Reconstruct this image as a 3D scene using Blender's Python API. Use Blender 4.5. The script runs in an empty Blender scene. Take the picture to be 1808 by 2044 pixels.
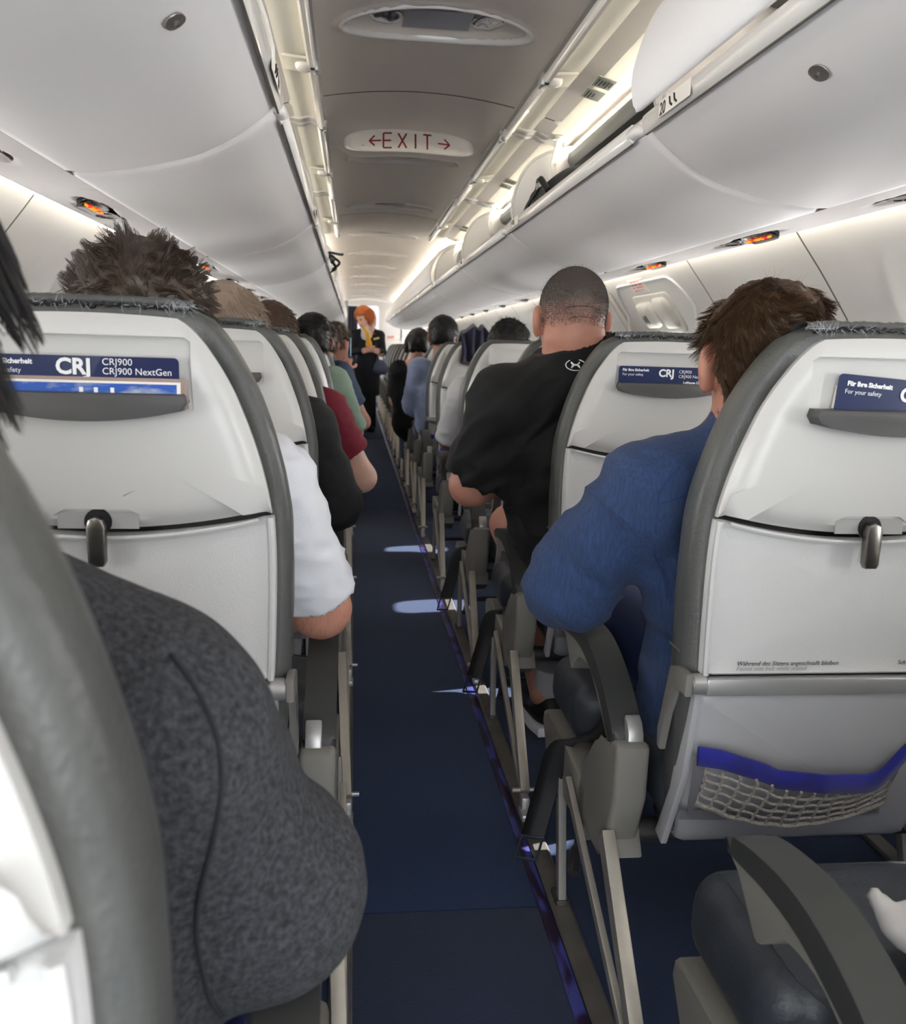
import bpy, bmesh, math, random
import numpy as np
from mathutils import Vector, Matrix
random.seed(7); RNG = np.random.default_rng(7)
PI = math.pi
scene = bpy.context.scene
COL = scene.collection

# ------------------------------------------------------------------ camera
cam_d = bpy.data.cameras.new('camera'); cam = bpy.data.objects.new('camera', cam_d); COL.objects.link(cam)
FPX = 1790.0
cam_d.sensor_fit = 'HORIZONTAL'; cam_d.sensor_width = 36.0; cam_d.lens = FPX / 1808.0 * 36.0
cam_d.clip_start = 0.02; cam_d.clip_end = 200
def cam_setup():
    d = np.array([706 - 904.0, -(690 - 1022.0), -FPX]); d /= np.linalg.norm(d)
    u = np.cross([1, -.03, 0], d); u /= np.linalg.norm(u)
    r = np.cross(d, u)
    M = Matrix([list(r), list(d), list(u)])            # camera axes -> cabin axes
    cam.matrix_world = Matrix.Translation((-.20, 0, 1.07)) @ M.to_4x4()
cam_setup()
cam_d.dof.use_dof = True; cam_d.dof.focus_distance = 1.7; cam_d.dof.aperture_fstop = 9.5
scene.camera = cam

# ------------------------------------------------------------------ world, sun, large lights, exposure
world = bpy.data.worlds.new('sky'); scene.world = world; world.use_nodes = True
bg = world.node_tree.nodes['Background']
bg.inputs['Color'].default_value = (.93, .97, 1.0, 1); bg.inputs['Strength'].default_value = 2.3

def area(name, loc, rot, sx, sy, power, color=(1, 1, 1), spread=PI):
    l = bpy.data.lights.new(name, 'AREA'); l.shape = 'RECTANGLE'; l.size = sx; l.size_y = sy
    l.energy = power; l.color = color; l.spread = spread
    o = bpy.data.objects.new(name, l); COL.objects.link(o); o.location = loc; o.rotation_euler = rot
    return o
# daylight outside the cabin windows
for sd in (-1, 1):
    area('window_daylight', (sd * 1.9, 7.5, .75), (0, sd * math.radians(112), 0), 1.0, 18, 1700 if sd > 0 else 1200, (1, .97, .94))
sun = bpy.data.lights.new('sun', 'SUN'); sun.energy = 8.0; sun.angle = .012; sun.color = (1, .95, .88)
sun_o = bpy.data.objects.new('sun', sun); COL.objects.link(sun_o)
sun_o.rotation_euler = Vector((-.80, -.15, -.68)).to_track_quat('-Z', 'Y').to_euler()

scene.view_settings.view_transform = 'Standard'; scene.view_settings.look = 'None'
scene.view_settings.gamma = 1.0; scene.view_settings.exposure = 1.18
scene.view_settings.use_curve_mapping = False

# ------------------------------------------------------------------ materials
def lin(h):
    h = h.lstrip('#'); c = [int(h[i:i + 2], 16) / 255 for i in (0, 2, 4)]
    return tuple(((x + .055) / 1.055) ** 2.4 if x > .04045 else x / 12.92 for x in c)
def mat(name, col, rough=.5, metal=0.0, bump=None, var=None, emit=None, sheen=0, trans=0, coat=0, wave=None, sss=0, alpha=1.0):
    m = bpy.data.materials.new(name); m.use_nodes = True
    nt = m.node_tree; b = nt.nodes['Principled BSDF']
    c = lin(col) if isinstance(col, str) else col
    b.inputs['Base Color'].default_value = (*c, 1); b.inputs['Roughness'].default_value = rough
    b.inputs['Metallic'].default_value = metal
    b.inputs['Sheen Weight'].default_value = sheen
    b.inputs['Coat Weight'].default_value = coat
    if sss:
        b.inputs['Subsurface Weight'].default_value = sss; b.inputs['Subsurface Radius'].default_value = (.012, .004, .002)
        b.inputs['Subsurface Scale'].default_value = 1.0
    b.inputs['Transmission Weight'].default_value = trans
    b.inputs['Alpha'].default_value = alpha
    if emit: b.inputs['Emission Color'].default_value = (*emit[0], 1); b.inputs['Emission Strength'].default_value = emit[1]
    tc = nt.nodes.new('ShaderNodeTexCoord')
    if var:      # (scale, amount, [stretch])
        n = nt.nodes.new('ShaderNodeTexNoise'); n.inputs['Scale'].default_value = var[0]; n.inputs['Detail'].default_value = 5
        src = tc.outputs['Object']
        if len(var) > 2:
            mp = nt.nodes.new('ShaderNodeMapping'); mp.inputs['Scale'].default_value = var[2]; nt.links.new(src, mp.inputs[0]); src = mp.outputs[0]
        nt.links.new(src, n.inputs['Vector'])
        mx = nt.nodes.new('ShaderNodeMix'); mx.data_type = 'RGBA'
        a = var[1]
        mx.inputs[6].default_value = (*[max(0, x * (1 - a)) for x in c], 1); mx.inputs[7].default_value = (*[min(1, x * (1 + a)) for x in c], 1)
        cr = nt.nodes.new('ShaderNodeMapRange'); cr.inputs[1].default_value = .3; cr.inputs[2].default_value = .7
        nt.links.new(n.outputs['Fac'], cr.inputs[0]); nt.links.new(cr.outputs[0], mx.inputs[0]); nt.links.new(mx.outputs[2], b.inputs['Base Color'])
    hs = []
    if bump:
        for sc, st, *ext in (bump if isinstance(bump, list) else [bump]):
            n = nt.nodes.new('ShaderNodeTexNoise'); n.inputs['Scale'].default_value = sc; n.inputs['Detail'].default_value = 4
            src = tc.outputs['Object']
            if ext:
                mp = nt.nodes.new('ShaderNodeMapping'); mp.inputs['Scale'].default_value = ext[0]; nt.links.new(src, mp.inputs[0]); src = mp.outputs[0]
            nt.links.new(src, n.inputs['Vector']); hs.append((n.outputs['Fac'], st))
    if wave:
        for sc, st, dr in wave:
            n = nt.nodes.new('ShaderNodeTexWave'); n.inputs['Scale'].default_value = sc; n.bands_direction = dr
            nt.links.new(tc.outputs['Object'], n.inputs['Vector']); hs.append((n.outputs['Fac'], st))
    prev = None
    for o, st in hs:
        bp = nt.nodes.new('ShaderNodeBump'); bp.inputs['Strength'].default_value = min(1, st * 1.0); bp.inputs['Distance'].default_value = .004
        nt.links.new(o, bp.inputs['Height'])
        if prev: nt.links.new(prev, bp.inputs['Normal'])
        prev = bp.outputs['Normal']
    if prev: nt.links.new(prev, b.inputs['Normal'])
    return m
M = {}
M['bin'] = mat('moulded white panel', '#e8e5e4', .42, bump=(500, .05))
M['binlip'] = mat('glossy white bin lip', '#e2e0dd', .25, coat=.3)
M['lid'] = mat('ribbed cream lid lining', '#ddd9cf', .5, wave=[(160, .03, 'X'), (160, .03, 'Y')])
M['ceil'] = mat('ceiling panel satin', '#e6e0da', .4, bump=(300, .04))
M['wall'] = mat('woven white wallcovering', '#e2dfdb', .6, wave=[(60, .06, 'Y'), (90, .06, 'Z')])
M['wallsmooth'] = mat('smooth white reveal', '#e4e2e2', .4)
M['psu'] = mat('speckled service panel', '#dbd5d2', .55, bump=(900, .2))
M['joint'] = mat('dark joint seal', '#6a665c', .7)
M['shell'] = mat('light grey seat shell', '#d0cfcc', .30, bump=[(600, .04), (25, .02)])
M['shelltex'] = mat('pebbled grey table shell', '#cccccb', .42, bump=(420, .22))
M['shelllow'] = mat('grey lower shell', '#b9b9bb', .35, bump=(500, .06))
M['recess'] = mat('recess grey plastic', '#a3a2a0', .5)
M['leather'] = mat('grey leather', '#545553', .38, bump=[(220, .25), (18, .35, (1, 1, .35))], var=(6, .12))
M['darkleather'] = mat('charcoal leather', '#363a41', .42, bump=[(200, .2), (14, .4)], var=(5, .2))
M['shelf'] = mat('dark grey plastic', '#4c4b4b', .5, bump=(600, .1))
M['alu'] = mat('brushed aluminium', '#b4b3b2', .35, .55, bump=(300, .05, (1, 1, 12)))
M['steel'] = mat('worn steel latch', '#86827c', .3, .95, var=(40, .25))
M['legpaint'] = mat('satin metal leg', '#bcb7ac', .35, .6, var=(30, .08))
M['armplastic'] = mat('warm grey plastic', '#86837c', .45, bump=(500, .05))
M['armshade'] = mat('mid grey plastic', '#7d7a75', .45)
M['armpad'] = mat('dark armrest pad', '#393a38', .5, bump=(500, .12))
M['tube'] = mat('dark spar tube', '#4b4848', .4, .5)
M['black'] = mat('black plastic', '#141416', .5)
M['belt'] = mat('black belt webbing', '#1d1d20', .6, wave=[(400, .2, 'X')])
M['beltmetal'] = mat('buckle metal', '#6b7480', .3, .9)
M['track'] = mat('seat track cover', '#3d3b38', .5, var=(14, .3))
M['metaltrack'] = mat('grey floor track', '#77736e', .5, .4, var=(8, .25))
M['blue_band'] = mat('royal blue elastic', '#161a86', .85, sheen=.3, wave=[(500, .3, 'X')], var=(30, .25))
M['net'] = mat('grey net cord', '#b5aea6', .7, bump=(900, .6), var=(300, .3))
M['netside'] = mat('grey net side webbing', '#8f8d92', .6, wave=[(300, .5, 'X'), (300, .5, 'Z')])
M['card'] = mat('navy safety card', '#142452', .3, coat=.3)
M['white'] = mat('white print', '#eef0f2', .5)
M['ink'] = mat('dark print', '#2b2b2e', .6)
M['red'] = mat('red print', '#8d1f22', .5)
M['pinkred'] = mat('placard red', '#c9504a', .6)
M['paper'] = mat('placard white', '#ece7df', .5)
M['kraft'] = mat('brown leaflet', '#a08c85', .6)
M['silver'] = mat('silver placard', '#a9aca4', .4, .3)
M['greenish'] = mat('pale green placard', '#a4aa86', .5)
M['rail'] = mat('dark grey rail', '#6b6d6c', .4, .5)
M['binin'] = mat('bin lining beige', '#a39b90', .6)
M['glass_lens'] = mat('grey lamp lens', '#9ba0ac', .25)
M['chrome'] = mat('reflector chrome', '#cfcfd2', .12, 1)
M['dullchrome'] = mat('dull reflector', '#a8a29c', .3, .8)
M['signblack'] = mat('smoked sign lens', '#161514', .15, coat=.5)
M['amber'] = mat('amber lamp', '#ff8a1e', .5, emit=(lin('#ff7a10'), .7))
M['redlamp'] = mat('red lamp', '#ff2a2a', .5, emit=(lin('#ff2020'), .7))
M['warmstrip'] = mat('warm light tube', '#fff3d8', .5, emit=((1, .93, .78), 17.0))
M['covestrip'] = mat('cove light tube', '#fff3d8', .5, emit=((1, .95, .84), 3.0))
M['pane'] = bpy.data.materials.new('window pane'); M['pane'].use_nodes = True
_nt = M['pane'].node_tree; _nt.nodes.clear(); _o = _nt.nodes.new('ShaderNodeOutputMaterial'); _t = _nt.nodes.new('ShaderNodeBsdfTransparent'); _t.inputs[0].default_value = (.9, .93, .95, 1)
_g = _nt.nodes.new('ShaderNodeBsdfGlossy'); _g.inputs['Roughness'].default_value = .05; _m = _nt.nodes.new('ShaderNodeMixShader'); _m.inputs[0].default_value = .06
_nt.links.new(_t.outputs[0], _m.inputs[1]); _nt.links.new(_g.outputs[0], _m.inputs[2]); _nt.links.new(_m.outputs[0], _o.inputs[0])
M['navycurtain'] = mat('navy curtain cloth', '#12142c', .9, sheen=.3)
M['strap'] = mat('black strap fabric', '#0c0c0e', .7)
M['bag'] = mat('charcoal bag fabric', '#232326', .7, bump=(200, .2))
M['greybag'] = mat('grey bag fabric', '#8f8c88', .7)
M['lime'] = mat('lime trim', '#a8c81e', .6)

def carpet_mat():
    m = bpy.data.materials.new('blue carpet'); m.use_nodes = True; nt = m.node_tree; b = nt.nodes['Principled BSDF']
    b.inputs['Roughness'].default_value = .9; b.inputs['Sheen Weight'].default_value = .15
    tc = nt.nodes.new('ShaderNodeTexCoord')
    n1 = nt.nodes.new('ShaderNodeTexNoise'); n1.inputs['Scale'].default_value = 380; n1.inputs['Detail'].default_value = 3
    n2 = nt.nodes.new('ShaderNodeTexNoise'); n2.inputs['Scale'].default_value = 3.0; n2.inputs['Detail'].default_value = 4
    for n in (n1, n2): nt.links.new(tc.outputs['Object'], n.inputs['Vector'])
    mx = nt.nodes.new('ShaderNodeMix'); mx.data_type = 'RGBA'; mx.inputs[6].default_value = (.003, .013, .048, 1); mx.inputs[7].default_value = (.009, .034, .115, 1)
    ad = nt.nodes.new('ShaderNodeMath'); ad.operation = 'ADD'
    mr = nt.nodes.new('ShaderNodeMath'); mr.operation = 'MULTIPLY'; mr.inputs[1].default_value = .5
    nt.links.new(n1.outputs['Fac'], ad.inputs[0]); nt.links.new(n2.outputs['Fac'], ad.inputs[1]); nt.links.new(ad.outputs[0], mr.inputs[0]); nt.links.new(mr.outputs[0], mx.inputs[0])
    nt.links.new(mx.outputs[2], b.inputs['Base Color'])
    bp = nt.nodes.new('ShaderNodeBump'); bp.inputs['Strength'].default_value = .5; bp.inputs['Distance'].default_value = .003
    nt.links.new(n1.outputs['Fac'], bp.inputs['Height']); nt.links.new(bp.outputs[0], b.inputs['Normal'])
    return m
M['carpet'] = carpet_mat()
def strip_mat():   # floor path strip with a violet and wine-red chevron print
    m = bpy.data.materials.new('violet path strip'); m.use_nodes = True; nt = m.node_tree; b = nt.nodes['Principled BSDF']
    b.inputs['Roughness'].default_value = .35
    tc = nt.nodes.new('ShaderNodeTexCoord'); w = nt.nodes.new('ShaderNodeTexNoise')
    mp = nt.nodes.new('ShaderNodeMapping'); mp.inputs['Scale'].default_value = (30, 9, 1); mp.inputs['Rotation'].default_value = (0, 0, .4)
    nt.links.new(tc.outputs['Object'], mp.inputs[0]); nt.links.new(mp.outputs[0], w.inputs['Vector']); w.inputs['Scale'].default_value = 1.0; w.inputs['Detail'].default_value = 1
    cr = nt.nodes.new('ShaderNodeValToRGB'); nt.links.new(w.outputs['Fac'], cr.inputs[0])
    e = cr.color_ramp.elements; e[0].position = .45; e[0].color = (.02, .012, .03, 1); e[1].position = .55; e[1].color = (.06, .065, .27, 1)
    nt.links.new(cr.outputs[0], b.inputs['Base Color'])
    return m
M['strip'] = strip_mat()
def sky_print():
    m = bpy.data.materials.new('blue sky cover print'); m.use_nodes = True; nt = m.node_tree; b = nt.nodes['Principled BSDF']
    tc = nt.nodes.new('ShaderNodeTexCoord'); n = nt.nodes.new('ShaderNodeTexNoise'); n.inputs['Scale'].default_value = 22; n.inputs['Detail'].default_value = 7
    mp = nt.nodes.new('ShaderNodeMapping'); mp.inputs['Scale'].default_value = (1, 1, 3)
    nt.links.new(tc.outputs['Object'], mp.inputs[0]); nt.links.new(mp.outputs[0], n.inputs['Vector'])
    cr = nt.nodes.new('ShaderNodeValToRGB'); nt.links.new(n.outputs['Fac'], cr.inputs[0])
    e = cr.color_ramp.elements; e[0].position = .5; e[0].color = (.02, .10, .45, 1); e[1].position = .68; e[1].color = (.45, .5, .6, 1)
    nt.links.new(cr.outputs[0], b.inputs['Base Color']); return m
M['skyprint'] = sky_print()

# ------------------------------------------------------------------ helpers
def tag(o, label=None, cat=None, group=None, kind=None):
    if label: o['label'] = label
    if cat: o['category'] = cat
    if group: o['group'] = group
    if kind: o['kind'] = kind
    return o
def empty(name, loc=(0, 0, 0), label=None, cat=None, group=None, kind=None, parent=None):
    o = bpy.data.objects.new(name, None); COL.objects.link(o); o.location = loc; o.empty_display_size = .05
    if parent: o.parent = parent
    return tag(o, label, cat, group, kind)
def wloc(o):
    v = Vector((0, 0, 0))
    while o is not None: v += o.location; o = o.parent
    return v
def mesh(name, verts, faces, m, parent=None, smooth=True, sharp=None):
    """verts in cabin coordinates; stored relative to the parent's place"""
    me = bpy.data.meshes.new(name)
    off = wloc(parent) if parent else Vector((0, 0, 0))
    v = np.asarray(verts, float).reshape(-1, 3) - np.array(off)
    me.from_pydata(v.tolist(), [], [list(map(int, f)) for f in faces]); me.validate()
    me.materials.append(M[m] if isinstance(m, str) else m)
    if smooth:
        me.polygons.foreach_set('use_smooth', [True] * len(me.polygons))
        if sharp: 
            me.set_sharp_from_angle(angle=math.radians(sharp))
    o = bpy.data.objects.new(name, me); COL.objects.link(o)
    if parent: o.parent = parent
    return o
def bm_obj(name, bm, m, parent=None, smooth=True, sharp=40):
    bmesh.ops.recalc_face_normals(bm, faces=bm.faces)
    v = [x.co[:] for x in bm.verts]; bm.verts.index_update(); f = [[x.index for x in fc.verts] for fc in bm.faces]; bm.free()
    return mesh(name, v, f, m, parent, smooth, sharp)
def box(bm, c, size, bev=0.0, rot=None, seg=2):
    b2 = bmesh.new(); bmesh.ops.create_cube(b2, size=1)
    bmesh.ops.scale(b2, vec=size, verts=b2.verts)
    if bev > 0: bmesh.ops.bevel(b2, geom=b2.edges[:] , offset=bev, segments=seg, profile=.5, affect='EDGES')
    mt = Matrix.Translation(c) @ (rot.to_4x4() if rot else Matrix())
    bmesh.ops.transform(b2, matrix=mt, verts=b2.verts)
    me = bpy.data.meshes.new('t'); b2.to_mesh(me); b2.free(); bm.from_mesh(me); bpy.data.meshes.remove(me)
def prism(bm, poly, axis, a, b, bev=0.0, seg=2):
    """closed 2D outline extruded along axis ('x': outline in yz, 'y': in xz, 'z': in xy) from a to b"""
    def p3(p, t): return {'x': (t, p[0], p[1]), 'y': (p[0], t, p[1]), 'z': (p[0], p[1], t)}[axis]
    b2 = bmesh.new(); v0 = [b2.verts.new(p3(p, a)) for p in poly]; v1 = [b2.verts.new(p3(p, b)) for p in poly]
    n = len(poly); f0 = b2.faces.new(v0); f1 = b2.faces.new(v1[::-1])
    for i in range(n): b2.faces.new((v0[i], v1[i], v1[(i + 1) % n], v0[(i + 1) % n]))
    if bev > 0:
        es = [e for e in b2.edges if e in set(f0.edges) | set(f1.edges)]
        bmesh.ops.bevel(b2, geom=es, offset=bev, segments=seg, profile=.5, affect='EDGES')
    me = bpy.data.meshes.new('t'); b2.to_mesh(me); b2.free(); bm.from_mesh(me); bpy.data.meshes.remove(me)
def tube_arr(pts, rad, n=10, caps=True):
    pts = np.asarray(pts, float); k = len(pts); rad = np.broadcast_to(rad, (k,))
    T = np.gradient(pts, axis=0); T /= np.linalg.norm(T, axis=1)[:, None] + 1e-12
    up = np.array([0, 0, 1.0]) if abs(T[0][2]) < .9 else np.array([1.0, 0, 0])
    V = []; a = np.linspace(0, 2 * PI, n, endpoint=False)
    u = up
    for i in range(k):
        s = np.cross(T[i], u); s /= np.linalg.norm(s) + 1e-12; u = np.cross(s, T[i]); u /= np.linalg.norm(u)
        V.append(pts[i] + rad[i] * (np.cos(a)[:, None] * s + np.sin(a)[:, None] * u))
    V = np.concatenate(V); F = []
    for i in range(k - 1):
        for j in range(n):
            F.append((i * n + j, i * n + (j + 1) % n, (i + 1) * n + (j + 1) % n, (i + 1) * n + j))
    if caps: F.append(tuple(range(n))[::-1]); F.append(tuple((k - 1) * n + j for j in range(n)))
    return V, F
class Acc:
    def __init__(s): s.V = []; s.F = []; s.n = 0
    def add(s, V, F):
        V = np.asarray(V, float).reshape(-1, 3); s.V.append(V); s.F += [tuple(i + s.n for i in f) for f in F]; s.n += len(V); return s
    def tube(s, pts, rad, n=8): return s.add(*tube_arr(pts, rad, n))
    def obj(s, name, m, parent=None, smooth=True, sharp=45): return mesh(name, np.concatenate(s.V), s.F, m, parent, smooth, sharp)
def grid(P, closed=False):
    """P: (a,b,3) -> verts, faces"""
    a, b = P.shape[:2]; F = []
    for i in range(a - 1):
        for j in range(b - (0 if closed else 1)):
            j2 = (j + 1) % b; F.append((i * b + j, (i + 1) * b + j, (i + 1) * b + j2, i * b + j2))
    return P.reshape(-1, 3), F
def ribbon(profile, y0, y1, thick, ny=2, nose=None):
    """profile (k,2) in xz swept along y with thickness (towards its left normal)"""
    pr = np.asarray(profile, float); t = np.gradient(pr, axis=0); t /= np.linalg.norm(t, axis=1)[:, None]
    nrm = np.stack([-t[:, 1], t[:, 0]], 1); q = pr + nrm * thick
    ring = np.concatenate([pr, q[::-1]]); ys = np.linspace(y0, y1, ny)
    P = np.zeros((ny, len(ring), 3)); P[:, :, 0] = ring[:, 0]; P[:, :, 2] = ring[:, 1]; P[:, :, 1] = ys[:, None]
    V, F = grid(P, True); n = len(ring); k = len(pr)
    for base in (0, (ny - 1) * n):
        for i in range(k - 1): F.append((base + i, base + i + 1, base + n - 2 - i, base + n - 1 - i))
    return V, F
def spline(pts, n):
    """Catmull-Rom through pts"""
    P = np.asarray(pts, float); P = np.vstack([2 * P[0] - P[1], P, 2 * P[-1] - P[-2]]); out = []
    m = len(P) - 3; ts = np.linspace(0, m - 1e-9, n)
    for t in ts:
        i = int(t); u = t - i; a, b, c, d = P[i:i + 4]
        out.append(.5 * ((2 * b) + (-a + c) * u + (2 * a - 5 * b + 4 * c - d) * u * u + (-a + 3 * b - 3 * c + d) * u ** 3))
    return np.array(out)
def text(name, body, size, loc, m, parent=None, rot=(PI / 2, 0, 0), align='LEFT', bold=0, extrude=.0002, shear=0, space=1.0, xs=1.0):
    c = bpy.data.curves.new(name, 'FONT'); c.body = body; c.size = size; c.align_x = align; c.extrude = extrude; c.offset = bold; c.shear = shear
    c.space_character = space; c.resolution_u = 3
    tmp = bpy.data.objects.new('tmp', c); COL.objects.link(tmp); dg = bpy.context.evaluated_depsgraph_get(); dg.update()
    me = bpy.data.meshes.new_from_object(tmp.evaluated_get(dg)); bpy.data.objects.remove(tmp); bpy.data.curves.remove(c); me.materials.clear()
    me.materials.append(M[m] if isinstance(m, str) else m); me.name = name
    o = bpy.data.objects.new(name, me); COL.objects.link(o)
    off = wloc(parent) if parent else Vector((0, 0, 0)); o.location = Vector(loc) - off; o.rotation_euler = rot; o.scale = (xs, 1, 1)
    if parent: o.parent = parent
    return o
def copy_tree(o, parent=None):
    c = o.copy(); COL.objects.link(c); c.parent = parent
    for ch in o.children: copy_tree(ch, c)
    return c
def boolean(o, cutter_bm, keep=False):
    me = bpy.data.meshes.new('cut'); bmesh.ops.recalc_face_normals(cutter_bm, faces=cutter_bm.faces); cutter_bm.to_mesh(me); cutter_bm.free()
    c = bpy.data.objects.new('cut', me); COL.objects.link(c)
    md = o.modifiers.new('b', 'BOOLEAN'); md.operation = 'DIFFERENCE'; md.object = c; md.solver = 'EXACT'
    dg = bpy.context.evaluated_depsgraph_get(); dg.update()
    nm = bpy.data.meshes.new_from_object(o.evaluated_get(dg)); o.modifiers.clear(); old = o.data; o.data = nm
    bpy.data.objects.remove(c); 
    nm.set_sharp_from_angle(angle=math.radians(35))
    return o

# --- signed-distance bodies, meshed by surface nets
def _norm(v): v = np.asarray(v, float); return v / (np.linalg.norm(v) + 1e-12)
def d_cone(P, a, b, ra, rb, clip=0, flat=1.0, fdir=None):
    a = np.array(a, float); b = np.array(b, float); ab = b - a; L2 = ab @ ab; t = ((P - a) @ ab) / L2; tc = np.clip(t, 0, 1)
    dv = P - (a + tc[:, None] * ab)
    if fdir is not None: f = _norm(fdir); dv = dv + (flat - 1) * (dv @ f)[:, None] * f
    d = np.linalg.norm(dv, axis=1) - (ra + (rb - ra) * tc)
    if clip: d = np.maximum(d, (t - 1) * math.sqrt(L2))
    return d
def d_ell(P, c, r, R=None):
    q = P - np.array(c, float)
    if R is not None: q = q @ R
    r = np.array(r, float); k0 = np.linalg.norm(q / r, axis=1); k1 = np.linalg.norm(q / (r * r), axis=1) + 1e-9
    return k0 * (k0 - 1) / k1
def smin(a, b, k):
    h = np.clip(.5 + .5 * (b - a) / k, 0, 1); return b * (1 - h) + a * h - k * h * (1 - h)
def prim_eval(P, pr):
    d = None
    for p in pr:
        kind, k = p[0], p[1]
        if kind == 'cone': v = d_cone(P, *p[2:])
        elif kind == 'ell': v = d_ell(P, *p[2:])
        elif kind == 'rbox': q = np.abs(P - np.array(p[2], float)) - (np.array(p[3], float) - p[4]); v = np.linalg.norm(np.maximum(q, 0), axis=1) + np.minimum(q.max(1), 0) - p[4]
        elif kind == 'cut':         # remove an ellipsoid
            v = d_ell(P, *p[2:]); d = -smin(-d, v, k); continue
        elif kind == 'half':        # keep the side where (P-c).n < 0
            v = (P - np.array(p[2], float)) @ _norm(p[3]); d = np.maximum(d, v); continue
        d = v if d is None else smin(d, v, k)
    return d
def bounds(pr, pad=.03):
    lo = np.full(3, 1e9); hi = -lo
    for p in pr:
        if p[0] == 'cone':
            for c, r in ((p[2], p[4]), (p[3], p[5])): lo = np.minimum(lo, np.array(c) - r); hi = np.maximum(hi, np.array(c) + r)
        elif p[0] == 'rbox': lo = np.minimum(lo, np.array(p[2]) - np.array(p[3])); hi = np.maximum(hi, np.array(p[2]) + np.array(p[3]))
        elif p[0] == 'ell': r = max(p[3]); lo = np.minimum(lo, np.array(p[2]) - r); hi = np.maximum(hi, np.array(p[2]) + r)
    return lo - pad, hi + pad
def nets(pr, h, lo=None, hi=None):
    if lo is None: lo, hi = bounds(pr)
    n = np.ceil((hi - lo) / h).astype(int) + 1
    ax = [lo[i] + h * np.arange(n[i]) for i in range(3)]
    X = np.stack(np.meshgrid(*ax, indexing='ij'), -1); D = prim_eval(X.reshape(-1, 3), pr).reshape(n)
    S = D < 0
    c = n - 1; acc = np.zeros((*c, 3)); cnt = np.zeros(c)
    crn = [(i, j, k) for i in (0, 1) for j in (0, 1) for k in (0, 1)]
    sl = lambda o: tuple(slice(o[i], o[i] + c[i]) for i in range(3))
    for A in crn:
        for axn in range(3):
            if A[axn]: continue
            B = list(A); B[axn] = 1; B = tuple(B)
            da, db = D[sl(A)], D[sl(B)]; m = (da < 0) != (db < 0)
            t = np.where(m, da / np.where(m, da - db, 1), 0)
            p = np.zeros((*c, 3)); p[:] = A; p[..., axn] += t
            acc += p * m[..., None]; cnt += m
    act = cnt > 0; idx = -np.ones(c, int); idx[act] = np.arange(act.sum())
    I = np.argwhere(act); V = lo + h * (I + acc[act] / cnt[act][:, None])
    F = []
    for axn in range(3):
        o1, o2 = [(1, 2), (2, 0), (0, 1)][axn]
        sA = [slice(1, c[i]) for i in range(3)]; sA[axn] = slice(0, c[axn])
        sB = list(sA); sB[axn] = slice(1, c[axn] + 1)
        a, b = S[tuple(sA)], S[tuple(sB)]
        q = np.argwhere(a != b)
        if len(q) == 0: continue
        off = np.array([1, 1, 1]); off[axn] = 0; q = q + off
        flip = S[tuple(q.T)]
        e1 = np.zeros(3, int); e1[o1] = 1; e2 = np.zeros(3, int); e2[o2] = 1
        g = lambda w: idx[tuple(w.T)]
        f = np.stack([g(q - e1 - e2), g(q - e2), g(q), g(q - e1)], 1)
        f[~flip] = f[~flip][:, ::-1]; F.append(f)
    F = np.concatenate(F)
    for _ in range(2):
        d = prim_eval(V, pr); e = h * .4; G = np.stack([prim_eval(V + e * np.eye(3)[i], pr) - prim_eval(V - e * np.eye(3)[i], pr) for i in range(3)], 1)
        G /= np.linalg.norm(G, axis=1)[:, None] + 1e-9; V = V - G * np.clip(d, -h, h)[:, None] * .8
    return V, F, G
_perm = RNG.integers(0, 2 ** 31, 4096)
def vnoise(P):
    i = np.floor(P).astype(int); f = P - i; f = f * f * (3 - 2 * f); r = 0
    def hsh(x, y, z): return (_perm[(x * 73 + y * 1571 + z * 9241) % 4096] % 10007) / 10007.0
    for a in (0, 1):
        for b in (0, 1):
            for c in (0, 1):
                w = (f[:, 0] if a else 1 - f[:, 0]) * (f[:, 1] if b else 1 - f[:, 1]) * (f[:, 2] if c else 1 - f[:, 2])
                r = r + w * hsh(i[:, 0] + a, i[:, 1] + b, i[:, 2] + c)
    return r * 2 - 1
def folds(V, G, amp, scale=(9, 9, 30), seed=0, rot=None, msk=None):
    Q = V if rot is None else V @ rot
    n = vnoise(Q * np.array(scale) + seed * 17.3); n2 = vnoise(Q * np.array(scale) * 2.1 + 5 + seed)
    r = 1 - np.abs(n + .4 * n2) * 2
    if msk is not None: r = r * (msk[2] + (1 - msk[2]) * np.exp(-((V - np.array(msk[0])) ** 2).sum(1) / msk[1] ** 2))
    return V + G * (amp * np.clip(r, -1, 1))[:, None]
def sdf_obj(name, pr, h, m, parent, fold=None, seed=0):
    V, F, G = nets(pr, h)
    if fold: V = folds(V, G, fold[0], fold[1], seed, fold[2] if len(fold) > 2 else None, fold[3] if len(fold) > 3 else None)
    return mesh(name, V, F, m, parent), V, G
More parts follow.
